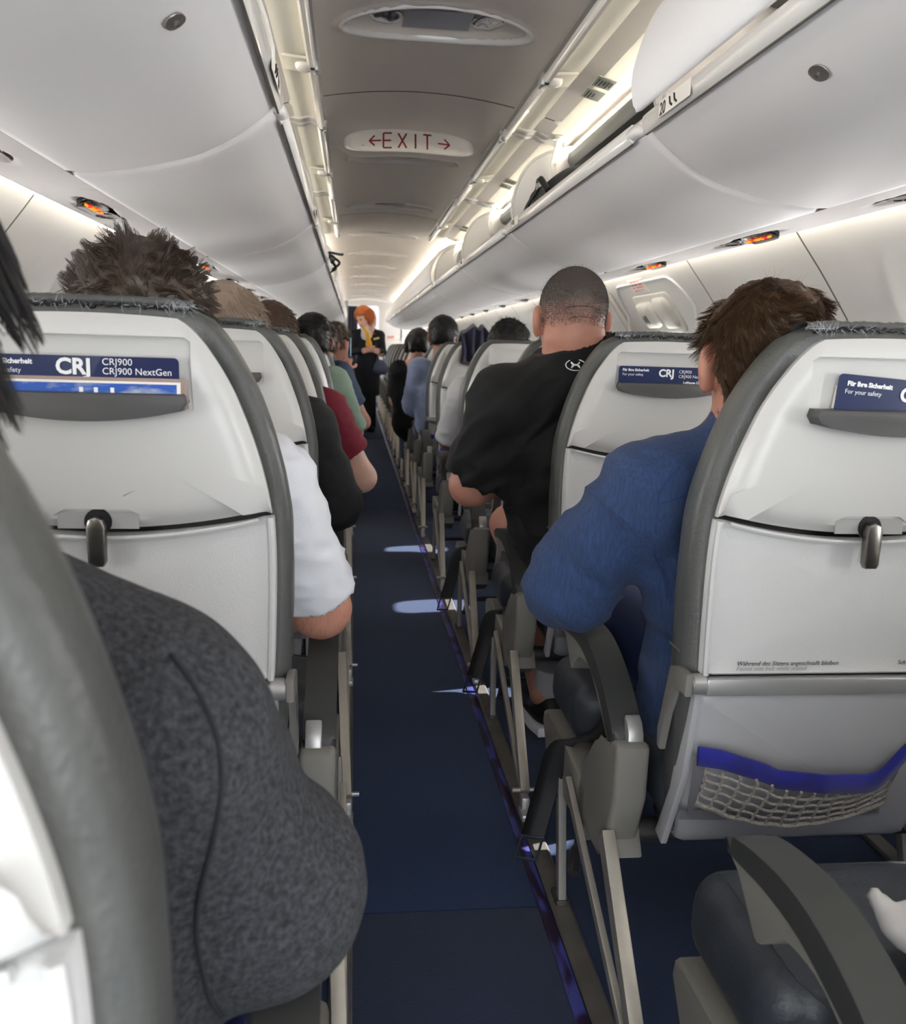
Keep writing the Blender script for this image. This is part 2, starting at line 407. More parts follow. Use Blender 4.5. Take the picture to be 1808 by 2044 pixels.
def hair_curves(name, P0, D, L, m, parent, segs=6, rad=.0007, grav=.2, wob=.15, bend=None, tipr=.3, clump=0, cl=.75):
    N = len(P0); off = np.array(wloc(parent)); pts = np.zeros((N, segs, 3)); pts[:, 0] = P0; d = D / (np.linalg.norm(D, axis=1)[:, None] + 1e-9)
    st = L / (segs - 1)
    for i in range(1, segs):
        d = d + RNG.normal(0, wob / segs, (N, 3)) + np.array([0, 0, -grav / segs])
        if bend is not None: d = d + bend(pts[:, i - 1]) / segs
        d /= np.linalg.norm(d, axis=1)[:, None]; pts[:, i] = pts[:, i - 1] + d * st[:, None]
    if clump:
        gi = RNG.integers(0, N, max(8, N // clump)); dd = np.linalg.norm(P0[:, None, :] - P0[gi][None], axis=2); nn = gi[dd.argmin(1)]
        wt = (np.linspace(0, 1, segs) ** .8 * cl)[None, :, None]; pts = pts * (1 - wt) + (pts[nn] + (P0 - P0[nn])[:, None, :] * .25) * wt
    hc = bpy.data.hair_curves.new(name); hc.add_curves([segs] * N)
    hc.attributes['position'].data.foreach_set('vector', (pts - off).reshape(-1).astype(np.float32))
    r = hc.attributes.get('radius') or hc.attributes.new('radius', 'FLOAT', 'POINT')
    rr = np.tile(np.linspace(1, tipr, segs) * rad, N).astype(np.float32); r.data.foreach_set('value', rr)
    hc.materials.append(M[m] if isinstance(m, str) else m)
    o = bpy.data.objects.new(name, hc); COL.objects.link(o); o.parent = parent
    return o

ROWY = [.37, 1.19, 2.08, 2.93, 4.05, 5.20, 5.96, 6.76, 7.55, 8.33, 9.1, 9.87, 10.65, 11.42, 12.2, 12.97, 13.75, 14.5]
YA, YB = -1.6, 16.0
NAMES = ['nearest', 'second', 'third', 'fourth', 'fifth', 'sixth', 'seventh', 'eighth', 'ninth', 'tenth', 'eleventh', 'twelfth', 'thirteenth', 'fourteenth', 'fifteenth', 'sixteenth', 'seventeenth', 'eighteenth', 'nineteenth', 'twentieth']

# ================================================================== floor
bm = bmesh.new(); box(bm, (0, (YA + 18.5) / 2, -.03), (2.5, 18.5 - YA, .06))
floor = bm_obj('floor', bm, 'carpet', None, False); tag(floor, kind='structure')
for i, (a, b) in enumerate(((YA, 1.55), (1.552, 5.9), (5.902, 10.5), (10.502, 15.98))):
    bm = bmesh.new(); box(bm, (-.02, (a + b) / 2, .003), (.375, b - a, .006), .002)
    o = bm_obj('aisle_carpet', bm, 'carpet', floor)
for s in (1, -1):
    bm = bmesh.new(); box(bm, (s * .1775 + (.0 if s > 0 else -.028), 7.2, .005), (.022, 17.6, .010), .002); bm_obj('path_strip', bm, 'strip', floor)
    A = Acc()
    # raised seat-track cover beside the strip
    for x0, x1, z in ((.192, .232, .012),):
        bm = bmesh.new(); prism(bm, [(s * x0, 0), (s * x0, z * .5), (s * (x0 + .006), z), (s * (x1 - .006), z), (s * x1, z * .5), (s * x1, 0)], 'y', -1.6, 15.95)
        bm_obj('track_cover', bm, 'metaltrack', floor)
    bm = bmesh.new(); box(bm, (s * .98, 7.2, .008), (.035, 17.6, .014), .003); bm_obj('seat_track', bm, 'metaltrack', floor)

# ================================================================== ceiling
LIGHTY = [2.41, 4.02, 5.36, 6.7, 8.05, 9.4, 10.75, 12.1, 13.45, 14.8]
def ceil_z(x): return 1.868 - .32 * x * x
ceiling = empty('ceiling', (0, 7, 1.87)); tag(ceiling, kind='structure')
joints = [-1.6, .35, 3.05, 5.72, 8.4, 11.1, 13.75, 16.0]
for a, b in zip(joints[:-1], joints[1:]):
    ys = [a + .004]; 
    while ys[-1] < b - .03: 
        near = min(abs(ys[-1] - l) for l in LIGHTY); ys.append(ys[-1] + (.012 if near < .17 and ys[-1] < 8 else .03))
    ys = np.array(ys[:-1] + [b - .004]); xs = np.linspace(-.46, .46, 131)
    X, Y = np.meshgrid(xs, ys); Z = ceil_z(X)
    for l in LIGHTY:
        r = np.sqrt((X / .235) ** 2 + ((Y - l) / .115) ** 2)
        Z = Z + np.where(r < 1, .024 * np.clip((1 - r) / .3, 0, 1) ** .7, 0) - .006 * np.exp(-((r - 1.04) / .05) ** 2)
    # raised housing round the exit legend
    r = ((np.abs(X) / .27) ** 4 + (np.abs(Y - 3.70) / .11) ** 4) ** .25
    Z = Z - .052 * np.clip((1.12 - r) / .3, 0, 1) ** 1.2
    r2 = np.abs(Y - a); Z = Z + .004 * np.exp(-(r2 / .012) ** 2) + .004 * np.exp(-((Y - b) / .012) ** 2)
    V, F = grid(np.stack([X, Y, Z], -1)); mesh('ceiling_panel', V, F, 'ceil', ceiling)
for b in joints[1:-1]:
    P = np.array([[(x, b + dy, ceil_z(x) - .0006 + .004) for dy in (-.008, .008)] for x in np.linspace(-.46, .46, 30)]); V, F = grid(P); mesh('joint_strip', V, F, 'joint', ceiling)
for i, l in enumerate(LIGHTY):
    t = empty('ceiling_light', (0, l, ceil_z(0) + .04), NAMES[i].replace('nearest', 'first') + ' oval recessed ceiling light counting along the aisle ceiling' if i > 1 else ('large oval recessed ceiling light with grey lens, ahead of the exit legend' if i == 0 else 'oval recessed ceiling light right behind the lettered exit housing'), 'ceiling light', 'oval lights along the ceiling')
    zc = ceil_z(0)
    a = np.linspace(0, 2 * PI, 48, endpoint=False)
    A = Acc(); ring = [np.array([(.237 * k * math.cos(q), l + .117 * k * math.sin(q), ceil_z(.237 * k * math.cos(q)) + dz) for q in a]) for k, dz in ((1.05, .002), (1.035, -.008), (1.0, -.010), (.975, -.006), (.955, .004))]
    V, F = grid(np.stack(ring), True); mesh('bezel', V, F, 'binlip', t)
    P = np.array([[(x, l + y, zc + .008) for y in (-.055, .070)] for x in np.linspace(-.085, .085, 12)]); V, F = grid(P); mesh('lens', V, F, 'glass_lens', t)
    for s in (-1, 1):
        bmn = bmesh.new(); bmesh.ops.create_uvsphere(bmn, u_segments=20, v_segments=8, radius=1)
        for v in bmn.verts: v.co = Vector((s * .128 + v.co.x * .042, l + .01 + v.co.y * .052, zc + .010 + max(v.co.z, -.1) * .02 * (1 + .5 * math.sin(7 * v.co.x))))
        bm_obj('reflector', bmn, 'chrome', t)
# exit legend on its housing
ex = empty('exit_sign', (0, 3.68, 1.82), 'white ceiling housing with red EXIT lettering between two arrows', 'sign')
P = []
for v in np.linspace(-1, 1, 9):
    row = []
    for q in np.linspace(0, 2 * PI, 56, endpoint=False): pass
outline = [(.22 * math.copysign(abs(math.cos(q)) ** .5, math.cos(q)), .041 * math.copysign(abs(math.sin(q)) ** .6, math.sin(q))) for q in np.linspace(0, 2 * PI, 60, endpoint=False)]
EXY, EXZ = 3.545, 1.829
tilt = math.radians(18)
def exp_(x, v, d=0):   # plate tilted to face the rear of the cabin and bent with the ceiling
    return (x, EXY + v * math.sin(tilt) * 1.0 - d * math.cos(tilt), EXZ - .3 * x * x + v * math.cos(tilt) - d * math.sin(tilt))
rings = [[exp_(x * k, z * k, d) for x, z in outline] for k, d in ((1.12, -.02), (1.1, .004), (1.03, .008), (1.0, .002))]
V, F = grid(np.array(rings), True); mesh('housing', V, F, 'binlip', ex)
rings = [[exp_(x * k, z * k, .004) for x, z in outline] for k in (1.0, .8, .5, .2, .01)]
V, F = grid(np.array(rings), True); mesh('face_plate', V, F, 'paper', ex)
def strokes(name, segs, w, m, parent, d=.0055):
    A = Acc()
    for (x0, z0), (x1, z1) in segs:
        n = _norm([-(z1 - z0), (x1 - x0)]) * w / 2; k = 6; P = []
        for t in np.linspace(0, 1, k):
            x = x0 + (x1 - x0) * t; z = z0 + (z1 - z0) * t; P.append([exp_(x - n[0], z - n[1], d), exp_(x + n[0], z + n[1], d)])
        V, F = grid(np.array(P)); A.add(V, F)
    return A.obj(name, m, parent, False)
H = .029
lets = {'E': [((-1, -1), (-1, 1)), ((-1, 1), (1, 1)), ((-1, 0), (.8, 0)), ((-1, -1), (1, -1))], 'X': [((-1, -1), (1, 1)), ((-1, 1), (1, -1))], 'I': [((0, -1), (0, 1))], 'T': [((0, -1), (0, 1)), ((-1, 1), (1, 1))]}
for ch, cx in zip('EXIT', (-.082, -.027, .022, .066)):
    strokes('letter', [((cx + a[0] * .0155, a[1] * H), (cx + b[0] * .0155, b[1] * H)) for a, b in lets[ch]], .0065, 'red', ex)
for s in (-1, 1):
    x1 = s * .150; x0 = s * .106
    strokes('arrow', [((x0, 0), (x1, 0)), ((x1, 0), (x1 - s * .02, .02)), ((x1, 0), (x1 - s * .02, -.02))], .006, 'red', ex)
strokes('mark', [((-.175, -.017), (-.172, -.017))], .004, 'black', ex)

# ================================================================== bins
BINY = [.2, 1.74, 3.27, 4.75, 6.36, 7.9, 9.4, 10.9, 12.4, 13.9, 15.4]
skin = spline([(.335, 1.498), (.352, 1.474), (.381, 1.450), (.412, 1.428), (.453, 1.406), (.494, 1.389), (.587, 1.366), (.66, 1.356), (.705, 1.357)], 26)
closed = spline([(.337, 1.512), (.327, 1.54), (.325, 1.584), (.344, 1.653), (.373, 1.706), (.42, 1.745), (.50, 1.775), (.55, 1.78)], 22)
openp = spline([(.318, 1.795), (.322, 1.812), (.352, 1.822), (.388, 1.814), (.422, 1.818), (.455, 1.803), (.494, 1.799), (.526, 1.785)], 26)
backw = spline([(.565, 1.790), (.58, 1.755), (.62, 1.74), (.74, 1.68), (.83, 1.58), (.84, 1.47), (.80, 1.40)], 16)
def mir(V, s): V = np.array(V, float); V[:, 0] *= s; return V
def orient(F, s): return F if s > 0 else [f[::-1] for f in F]
bin_label = {(1, 0): '20', (1, 1): '19', (1, 2): '18', (1, 3): '17', (-1, 0): '20', (-1, 1): '19', (-1, 2): '18', (-1, 3): '17'}
for s in (1, -1):
    for k in range(len(BINY) - 1):
        a, b = BINY[k] + .004, BINY[k + 1] - .004
        isopen = (k in (1, 2, 3)) if s > 0 else (k < 4)
        side = 'right' if s > 0 else 'left'
        st = 'open' if isopen else ('slightly ajar' if (s > 0 and k == 0) else 'closed')
        t = empty('overhead_bin', (s * .6, (a + b) / 2, 1.45), '%s overhead bin from the camera on the %s, white curved, lid %s' % (NAMES[k], side, st), 'overhead bin', 'overhead bins along the %s side' % side)
        # curved bucket skin, ends rounded slightly so the joint reads
        ys = np.concatenate([[a, a + .006, a + .02], np.linspace(a + .05, b - .05, 8), [b - .02, b - .006, b]])
        dip = np.concatenate([[.010, .003, 0], np.zeros(8), [0, .003, .010]])
        pr = skin; tt = np.gradient(pr, axis=0); tt /= np.linalg.norm(tt, axis=1)[:, None]; nn = np.stack([-tt[:, 1], tt[:, 0]], 1)
        P = np.zeros((len(ys), len(pr), 3))
        for i, y in enumerate(ys): q = pr + nn * dip[i]; P[i, :, 0] = q[:, 0]; P[i, :, 2] = q[:, 1]; P[i, :, 1] = y
        P2 = P[:, ::-1].copy(); P2[:, :, 2] += .008
        V, F = grid(np.concatenate([P, P2], 1), True); mesh('bucket', mir(V, s), orient(F, s), 'bin', t)
        # lip trim: rounded rail standing on the skin's upper edge
        lip = [(.338, 1.474), (.331, 1.480), (.327, 1.492), (.328, 1.503), (.334, 1.509), (.342, 1.509), (.347, 1.500), (.346, 1.484)]
        ly0, ly1 = a + .06, b - .015
        bm = bmesh.new(); prism(bm, [(s * x, z) for x, z in lip], 'y', ly0, ly1, .0015); bm_obj('lip_trim', bm, 'binlip', t)
        # rounded glossy corner at the near end
        pts = [(s * .345, a + .004, 1.486), (s * .341, a + .02, 1.490), (s * .3390, a + .045, 1.4915), (s * .3390, a + .075, 1.4915)]
        A = Acc(); A.tube(spline(pts, 8), [.006, .010, .0118, .0125, .0128, .0128, .0126, .0124], 14); A.obj('corner_cap', 'binlip', t)
        # thin groove line under the lip
        bm = bmesh.new(); box(bm, (s * .3375, (ly0 + ly1) / 2, 1.4722), (.004, ly1 - ly0, .0016)); bm_obj('groove', bm, 'joint', t, False)
        # bin interior: back wall and end divider
        Vb, Fb = ribbon(backw, a, b, -.006); mesh('back_wall', mir(Vb, s), orient(Fb, s), 'binin', t)
        bm = bmesh.new(); fl = [(.352, 1.494), (.40, 1.458), (.50, 1.410), (.6, 1.392), (.80, 1.395), (.80, 1.389), (.6, 1.386), (.50, 1.404), (.40, 1.452), (.352, 1.488)]
        prism(bm, [(s * x, z) for x, z in fl], 'y', a, b); bm_obj('bin_floor', bm, 'binin', t)
        bm = bmesh.new(); prof = [(s * (x + .022), z - .004) for x, z in closed[::3]] + [(s * x, z) for x, z in backw[::4]] + [(s * .6, 1.385), (s * .45, 1.43), (s * .365, 1.485)]
        prism(bm, prof, 'y', b - .014, b - .002, .002); bm_obj('divider', bm, 'bin' if s > 0 else 'bin', t)
        if isopen:
            # rim of the divider
            A = Acc(); A.tube([(s * (x + .022), b - .016, z - .004) for x, z in closed[::2]], .005, 8); A.obj('divider_rim', 'binlip', t)
            # raised lid: ribbed lining, frame round the edge, hinge plates and latch
            oy0, oy1 = a + .012, b - .002
            ld = empty('lid', (s * .42, (a + b) / 2, 1.81), parent=None); ld.parent = t; ld.location = Vector((s * .42, (a + b) / 2, 1.81)) - t.location
            Vl, Fl = ribbon(openp, oy0 + .002, oy1 - .002, .006); mesh('lining', mir(Vl, s), orient(Fl, s), 'lid', ld)
            fr = [(.306, 1.792), (.306, 1.806), (.312, 1.812), (.326, 1.812), (.330, 1.800), (.322, 1.786), (.312, 1.785)]
            bm = bmesh.new(); prism(bm, [(s * x, z) for x, z in fr], 'y', oy0, oy1 - .02, .002); bm_obj('edge_rail', bm, 'binlip', ld)
            bm = bmesh.new(); prism(bm, [(s * x, z) for x, z in [(.300, 1.815), (.300, 1.826), (.312, 1.83), (.312, 1.815)]], 'y', oy0, oy1 - .02, .001); bm_obj('outer_rail', bm, 'alu', ld)
            for yy0, yy1 in ((oy0, oy0 + .035), (oy1 - .045, oy1)):
                lowp = openp + np.array([0, -.007]); Vl, Fl = ribbon(lowp, yy0, yy1, .018); mesh('end_rim', mir(Vl, s), orient(Fl, s), 'binlip', ld, True, 40)
                V, F = tube_arr([(s * x, yy0 if yy0 > a + .2 else yy1, z - .001) for x, z in openp], .0065, 8); mesh('rim_bead', V, F, 'binlip', ld)
            ym = a + (b - a) * .56
            bm = bmesh.new(); box(bm, (s * .356, ym, 1.806), (.078, .12, .008), .002, Matrix.Rotation(-s * .1, 3, 'Y')); bm_obj('latch_plate', bm, 'lid', ld)
            bm = bmesh.new(); bmesh.ops.create_uvsphere(bm, u_segments=18, v_segments=10, radius=1)
            for v in bm.verts: v.co = Vector((s * (.336 + v.co.x * .026), ym - .012 + v.co.y * .024, 1.798 + v.co.z * .017))
            bm_obj('latch_boss', bm, 'binlip', ld)
            bm = bmesh.new(); box(bm, (s * .306, ym - .005, 1.80), (.016, .05, .036), .005); bm_obj('latch', bm, 'alu', ld)
            bm = bmesh.new(); box(bm, (s * .315, ym - .03, 1.79), (.012, .018, .014), .003); bm_obj('catch', bm, 'black', ld)
            if s > 0:
                for j, (yy, mm) in enumerate(((ym + .02, 'silver'), (ym - .13 + .25, 'silver'))): pass
                for yy, mm in ((a + .62 * (b - a) - .02, 'silver'), (a + .62 * (b - a) - .135, 'silver')):
                    bm = bmesh.new(); box(bm, (s * .470, yy, 1.7925), (.052, .085, .002), 0, Matrix.Rotation(.25, 3, 'Y')); pl = bm_obj('placard', bm, mm, ld, False)
                    for q in range(5 if yy < a + .55 * (b - a) else 3):
                        bm = bmesh.new(); box(bm, (s * (.452 + .009 * q), yy + .004 * (q % 2), 1.7945 - (.0022 * q)), (.003, .055 - .012 * (q % 3), .0012), 0, Matrix.Rotation(.25, 3, 'Y')); bm_obj('print_line', bm, 'ink', ld, False)
            # folding stay between lid and divider
            A = Acc(); bm = bmesh.new()
            p0 = Vector((s * .50, b - .05, 1.79)); p1 = Vector((s * .475, b - .07, 1.70)); p2 = Vector((s * .50, b - .05, 1.60))
            for q0, q1 in ((p0, p1), (p1, p2)):
                dv = q1 - q0; box(bm, (q0 + q1) / 2, (.006, .028, dv.length + .012), .002, dv.to_track_quat('Z', 'Y').to_matrix())
            bm_obj('stay', bm, 'binlip', t)
            bm = bmesh.new(); box(bm, (s * .497, b - .06, 1.793), (.05, .05, .008), .003); bm_obj('stay_bracket', bm, 'alu', t)
        else:
            gap = .022 if (s > 0 and k == 0) else .006
            if s > 0 and k == 0:
                pr2 = closed.copy(); pr2[:, 0] -= .006 * np.linspace(1, 0, len(pr2)); pr2[0:2, 1] += .006
            else: pr2 = closed
            Vl, Fl = ribbon(pr2, a, b, .012); mesh('lid', mir(Vl, s), orient(Fl, s), 'bin', t)
            if s > 0 and k == 0:
                bm = bmesh.new(); box(bm, (.338, 1.62, 1.508), (.01, .02, .02), .003); bm_obj('lid_stop', bm, 'binlip', t)
        # hinge rail at the back of the opening with the lamp tube above it
        bm = bmesh.new(); prism(bm, [(s * .538, 1.750), (s * .536, 1.725), (s * .548, 1.705), (s * .575, 1.70), (s * .575, 1.750)], 'y', a + .02, b - .02, .004); bm_obj('hinge_rail', bm, 'rail', t)
        # row placard on the lip
        ly = b - .19
        pl = [(.3262, 1.475), (.3262, 1.5045)]
        bm = bmesh.new(); box(bm, (s * .3265, ly, 1.4905), (.0012, .15, .027), .0004); pq = bm_obj('row_placard', bm, 'paper', t, False)
        if (s, k) in bin_label:
            rot = (PI / 2, 0, -PI / 2) if s > 0 else (PI / 2, 0, PI / 2)
            text('row_number', bin_label[(s, k)], .030, (s * .3256, ly + .07 if s > 0 else ly + .025, 1.4795), 'ink', pq, rot, bold=.0006)
            seat = Acc()
            for q in (0, 1):
                y0 = ly + .012 - q * .022 if s > 0 else ly - .005 - q * .022
                V, F = tube_arr([(s * .3256, y0 + .008, 1.499), (s * .3256, y0 + .004, 1.488), (s * .3256, y0 - .006, 1.483)], .0022, 5); seat.add(V, F)
            seat.obj('seat_symbol', 'ink', pq)
        # key plate on the skin
        if k < 1:
            kx, ky = (.412, 1.14) if s < 0 else (.402, 1.19)
            j = int(np.argmin(abs(skin[:, 0] - kx))); tdir = _norm(skin[j + 1] - skin[j - 1]); nv = np.array([tdir[1], -tdir[0]]); c = skin[j] + nv * .002
            ang = math.atan2(tdir[1], tdir[0])
            o = [(.019 * math.copysign(abs(math.cos(q)) ** .75, math.cos(q)) * (1 + .25 * math.cos(2 * q)) * .8, .013 * math.copysign(abs(math.sin(q)) ** .6, math.sin(q))) for q in np.linspace(0, 2 * PI, 28, endpoint=False)]
            bmk = bmesh.new(); prism(bmk, [(p[1], p[0]) for p in o], 'z', -.0010, .0010, .0006)
            bmesh.ops.transform(bmk, matrix=Matrix.Translation((s * c[0], ky, c[1])) @ Matrix.Rotation(-s * ang, 4, 'Y'), verts=bmk.verts)
            kp = bm_obj('key_plate', bmk, 'dullchrome', t)
            bmk = bmesh.new(); bmesh.ops.create_cone(bmk, cap_ends=True, segments=18, radius1=.0045, radius2=.003, depth=.006)
            bmesh.ops.transform(bmk, matrix=Matrix.Translation((s * (c[0] + nv[0] * .002), ky, c[1] + nv[1] * .002)) @ Matrix.Rotation(-s * ang, 4, 'Y') @ Matrix.Rotation(PI, 4, 'X'), verts=bmk.verts); bm_obj('lock_bore', bmk, 'shelf', kp)
    # lamp tube behind the open lids, cove tube at the wall, closing panel above the lids
    t = empty('bin_lamp', (s * .56, 8, 1.79), 'long warm lamp tube along the back of the %s bins' % ('right' if s > 0 else 'left'), 'lamp', None)
    A = Acc()
    for k in range(4, len(BINY) - 1): A.tube([(s * .455, BINY[k] + .04, 1.800), (s * .455, BINY[k + 1] - .04, 1.800)], .006, 8)
    for k in range(len(BINY) - 1): A.tube([(s * .545, BINY[k] + .04, 1.760), (s * .545, BINY[k + 1] - .04, 1.760)], .005, 8)
    A.obj('tube', 'warmstrip', t)
    Vp, Fp = ribbon([(.38, 1.832), (.46, 1.838), (.60, 1.815), (.70, 1.74)], YA, YB, .01); o = mesh('trim_%d' % (1 if s > 0 else 2), mir(Vp, s), orient(Fp, s), 'ceil'); tag(o, kind='structure')
    t = empty('cove_lamp', (s * .95, 8, 1.40), 'long warm lamp tube in the cove above the %s wall' % ('right' if s > 0 else 'left'), 'lamp', None)
    A = Acc(); A.tube([(s * .950, -1.5, 1.405), (s * .950, 15.9, 1.405)], .008, 8); A.obj('tube', 'covestrip', t)
    # bin end face at the front of the cabin
    bm = bmesh.new(); prism(bm, [(s * x, z) for x, z in list(closed[::2]) + list(backw[::3]) + list(skin[::-3])], 'y', 15.4, 15.42, .004); o = bm_obj('trim_%d' % (3 if s > 0 else 4), bm, 'bin'); tag(o, kind='structure')

# ================================================================== service panels under the bins
psu_y = [(.35, 1.15), (1.15, 1.93)] + [(1.93 + .79 * i, 1.93 + .79 * (i + 1)) for i in range(17)]
def psu_pt(u, v): # u across 0..1 from the bin joint to the wall
    x = .706 + u * .20; z = 1.3575 + .027 * (u ** 1.6); return x, z
for s in (1, -1):
    for i, (a, b) in enumerate(psu_y):
        t = empty('service_panel', (s * .8, (a + b) / 2, 1.37), '%s passenger service panel with reading lamps under the %s bins' % (NAMES[i] if i < 20 else 'far', 'right' if s > 0 else 'left'), 'service panel', 'service panels under the %s bins' % ('right' if s > 0 else 'left'))
        ny = 44 if i < 6 else 14; ys = np.linspace(a + .0015, b - .0015, ny); us = np.linspace(0, 1, 26)
        U, Y = np.meshgrid(us, ys); X = .706 + U * .20; Z = 1.3575 + .027 * U ** 1.6
        yl = a + .56 * (b - a)
        r1 = np.sqrt(((X - .815) / .052) ** 2 + ((Y - yl) / .16) ** 2); Z = Z + .022 * np.clip((1 - r1) / .45, 0, 1) ** .8
        r2 = np.sqrt(((X - .782) / .036) ** 2 + ((Y - (a + .34 * (b - a))) / .13) ** 2)
        hassign = True
        Z = Z + .012 * np.clip((1 - r2) / .3, 0, 1)
        V, F = grid(np.stack([X, Y, Z], -1)); mesh('panel', mir(V, s), orient(F, -s), 'psu', t)
        bm = bmesh.new(); prism(bm, [(s * .906, 1.3845), (s * .925, 1.392), (s * .93, 1.400), (s * .9, 1.41), (s * .8, 1.41), (s * .8, 1.40)], 'y', a, b); bm_obj('outer_rail', bm, 'wallsmooth', t)
        bm = bmesh.new(); box(bm, (s * .7045, (a + b) / 2, 1.3600), (.0022, b - a, .006)); bm_obj('shadow_joint', bm, 'joint', t, False)
        if i < 12:
            ring = [[(s * (.815 + .040 * k * math.cos(w)), yl + .150 * k * math.sin(w), 1.3575 + .027 * min(1, max(0, (.815 + .04 * k * math.cos(w) - .706) / .2)) ** 1.6 + .001 + .010 * (1 - k) + .004 * math.sin(w * 4) * k * (1 - k)) for w in np.linspace(0, 2 * PI, 36, endpoint=False)] for k in (1, .9, .7, .4, .1, .01)]
            V, F = grid(np.array(ring), True); mesh('lamp_bowl', V, F, 'dullchrome', t)
            for q, dy in ((0, -.06), (1, .06)):
                bm = bmesh.new(); bmesh.ops.create_uvsphere(bm, u_segments=18, v_segments=10, radius=1)
                for v in bm.verts: v.co = Vector((s * (.818 + v.co.x * .026), yl + dy + v.co.y * .034, 1.382 + v.co.z * .010))
                bm_obj('reading_lamp', bm, 'dullchrome', t)
                A = Acc(); A.tube([(s * (.818 + .030 * math.cos(w)), yl + dy + .042 * math.sin(w), 1.3735) for w in np.linspace(0, 2 * PI, 20)], .0035, 6); A.obj('lamp_ring', 'chrome', t)
            # sign lens
            ysn = a + .34 * (b - a)
            o = [(.021 * math.copysign(abs(math.cos(q)) ** .6, math.cos(q)), .085 * math.copysign(abs(math.sin(q)) ** .6, math.sin(q))) for q in np.linspace(0, 2 * PI, 30, endpoint=False)]
            bm = bmesh.new(); prism(bm, [(s * (.790 + p[0]), ysn + p[1]) for p in o], 'z', 1.359, 1.372, .003)
            for v in bm.verts: v.co.z -= (abs(v.co.x) - .79) * .35
            sg = bm_obj('sign', bm, 'signblack', t)
            if i < 5:
                A = Acc(); B = Acc()
                for q, kk in enumerate('arccrc'):
                    yy = ysn - .058 + q * .023; xx = .788; zz = 1.3565
                    if kk == 'r':
                        if q == 1: B.tube([(s * (xx + .006 * math.cos(w)), yy + .007 * math.sin(w), zz) for w in np.linspace(0, 2 * PI, 14)], .0012, 5); B.tube([(s * (xx - .004), yy - .005, zz), (s * (xx + .004), yy + .005, zz)], .0012, 5)
                        else: B.tube([(s * (xx - .006), yy, zz), (s * (xx + .006), yy, zz)], .0016, 5); B.tube([(s * xx, yy - .007, zz), (s * xx, yy + .007, zz)], .0016, 5)
                    elif kk == 'a': A.tube([(s * xx, yy - .007, zz), (s * xx, yy + .007, zz)], .003, 5)
                    else: A.tube([(s * (xx + .004), yy - .008, zz), (s * (xx - .002), yy, zz), (s * (xx - .002), yy + .007, zz)], .0026, 5); A.tube([(s * (xx - .004), yy + .004, zz), (s * (xx + .005), yy + .004, zz)], .002, 5)
                A.obj('amber_symbol', 'amber', sg); B.obj('red_symbol', 'redlamp', sg)

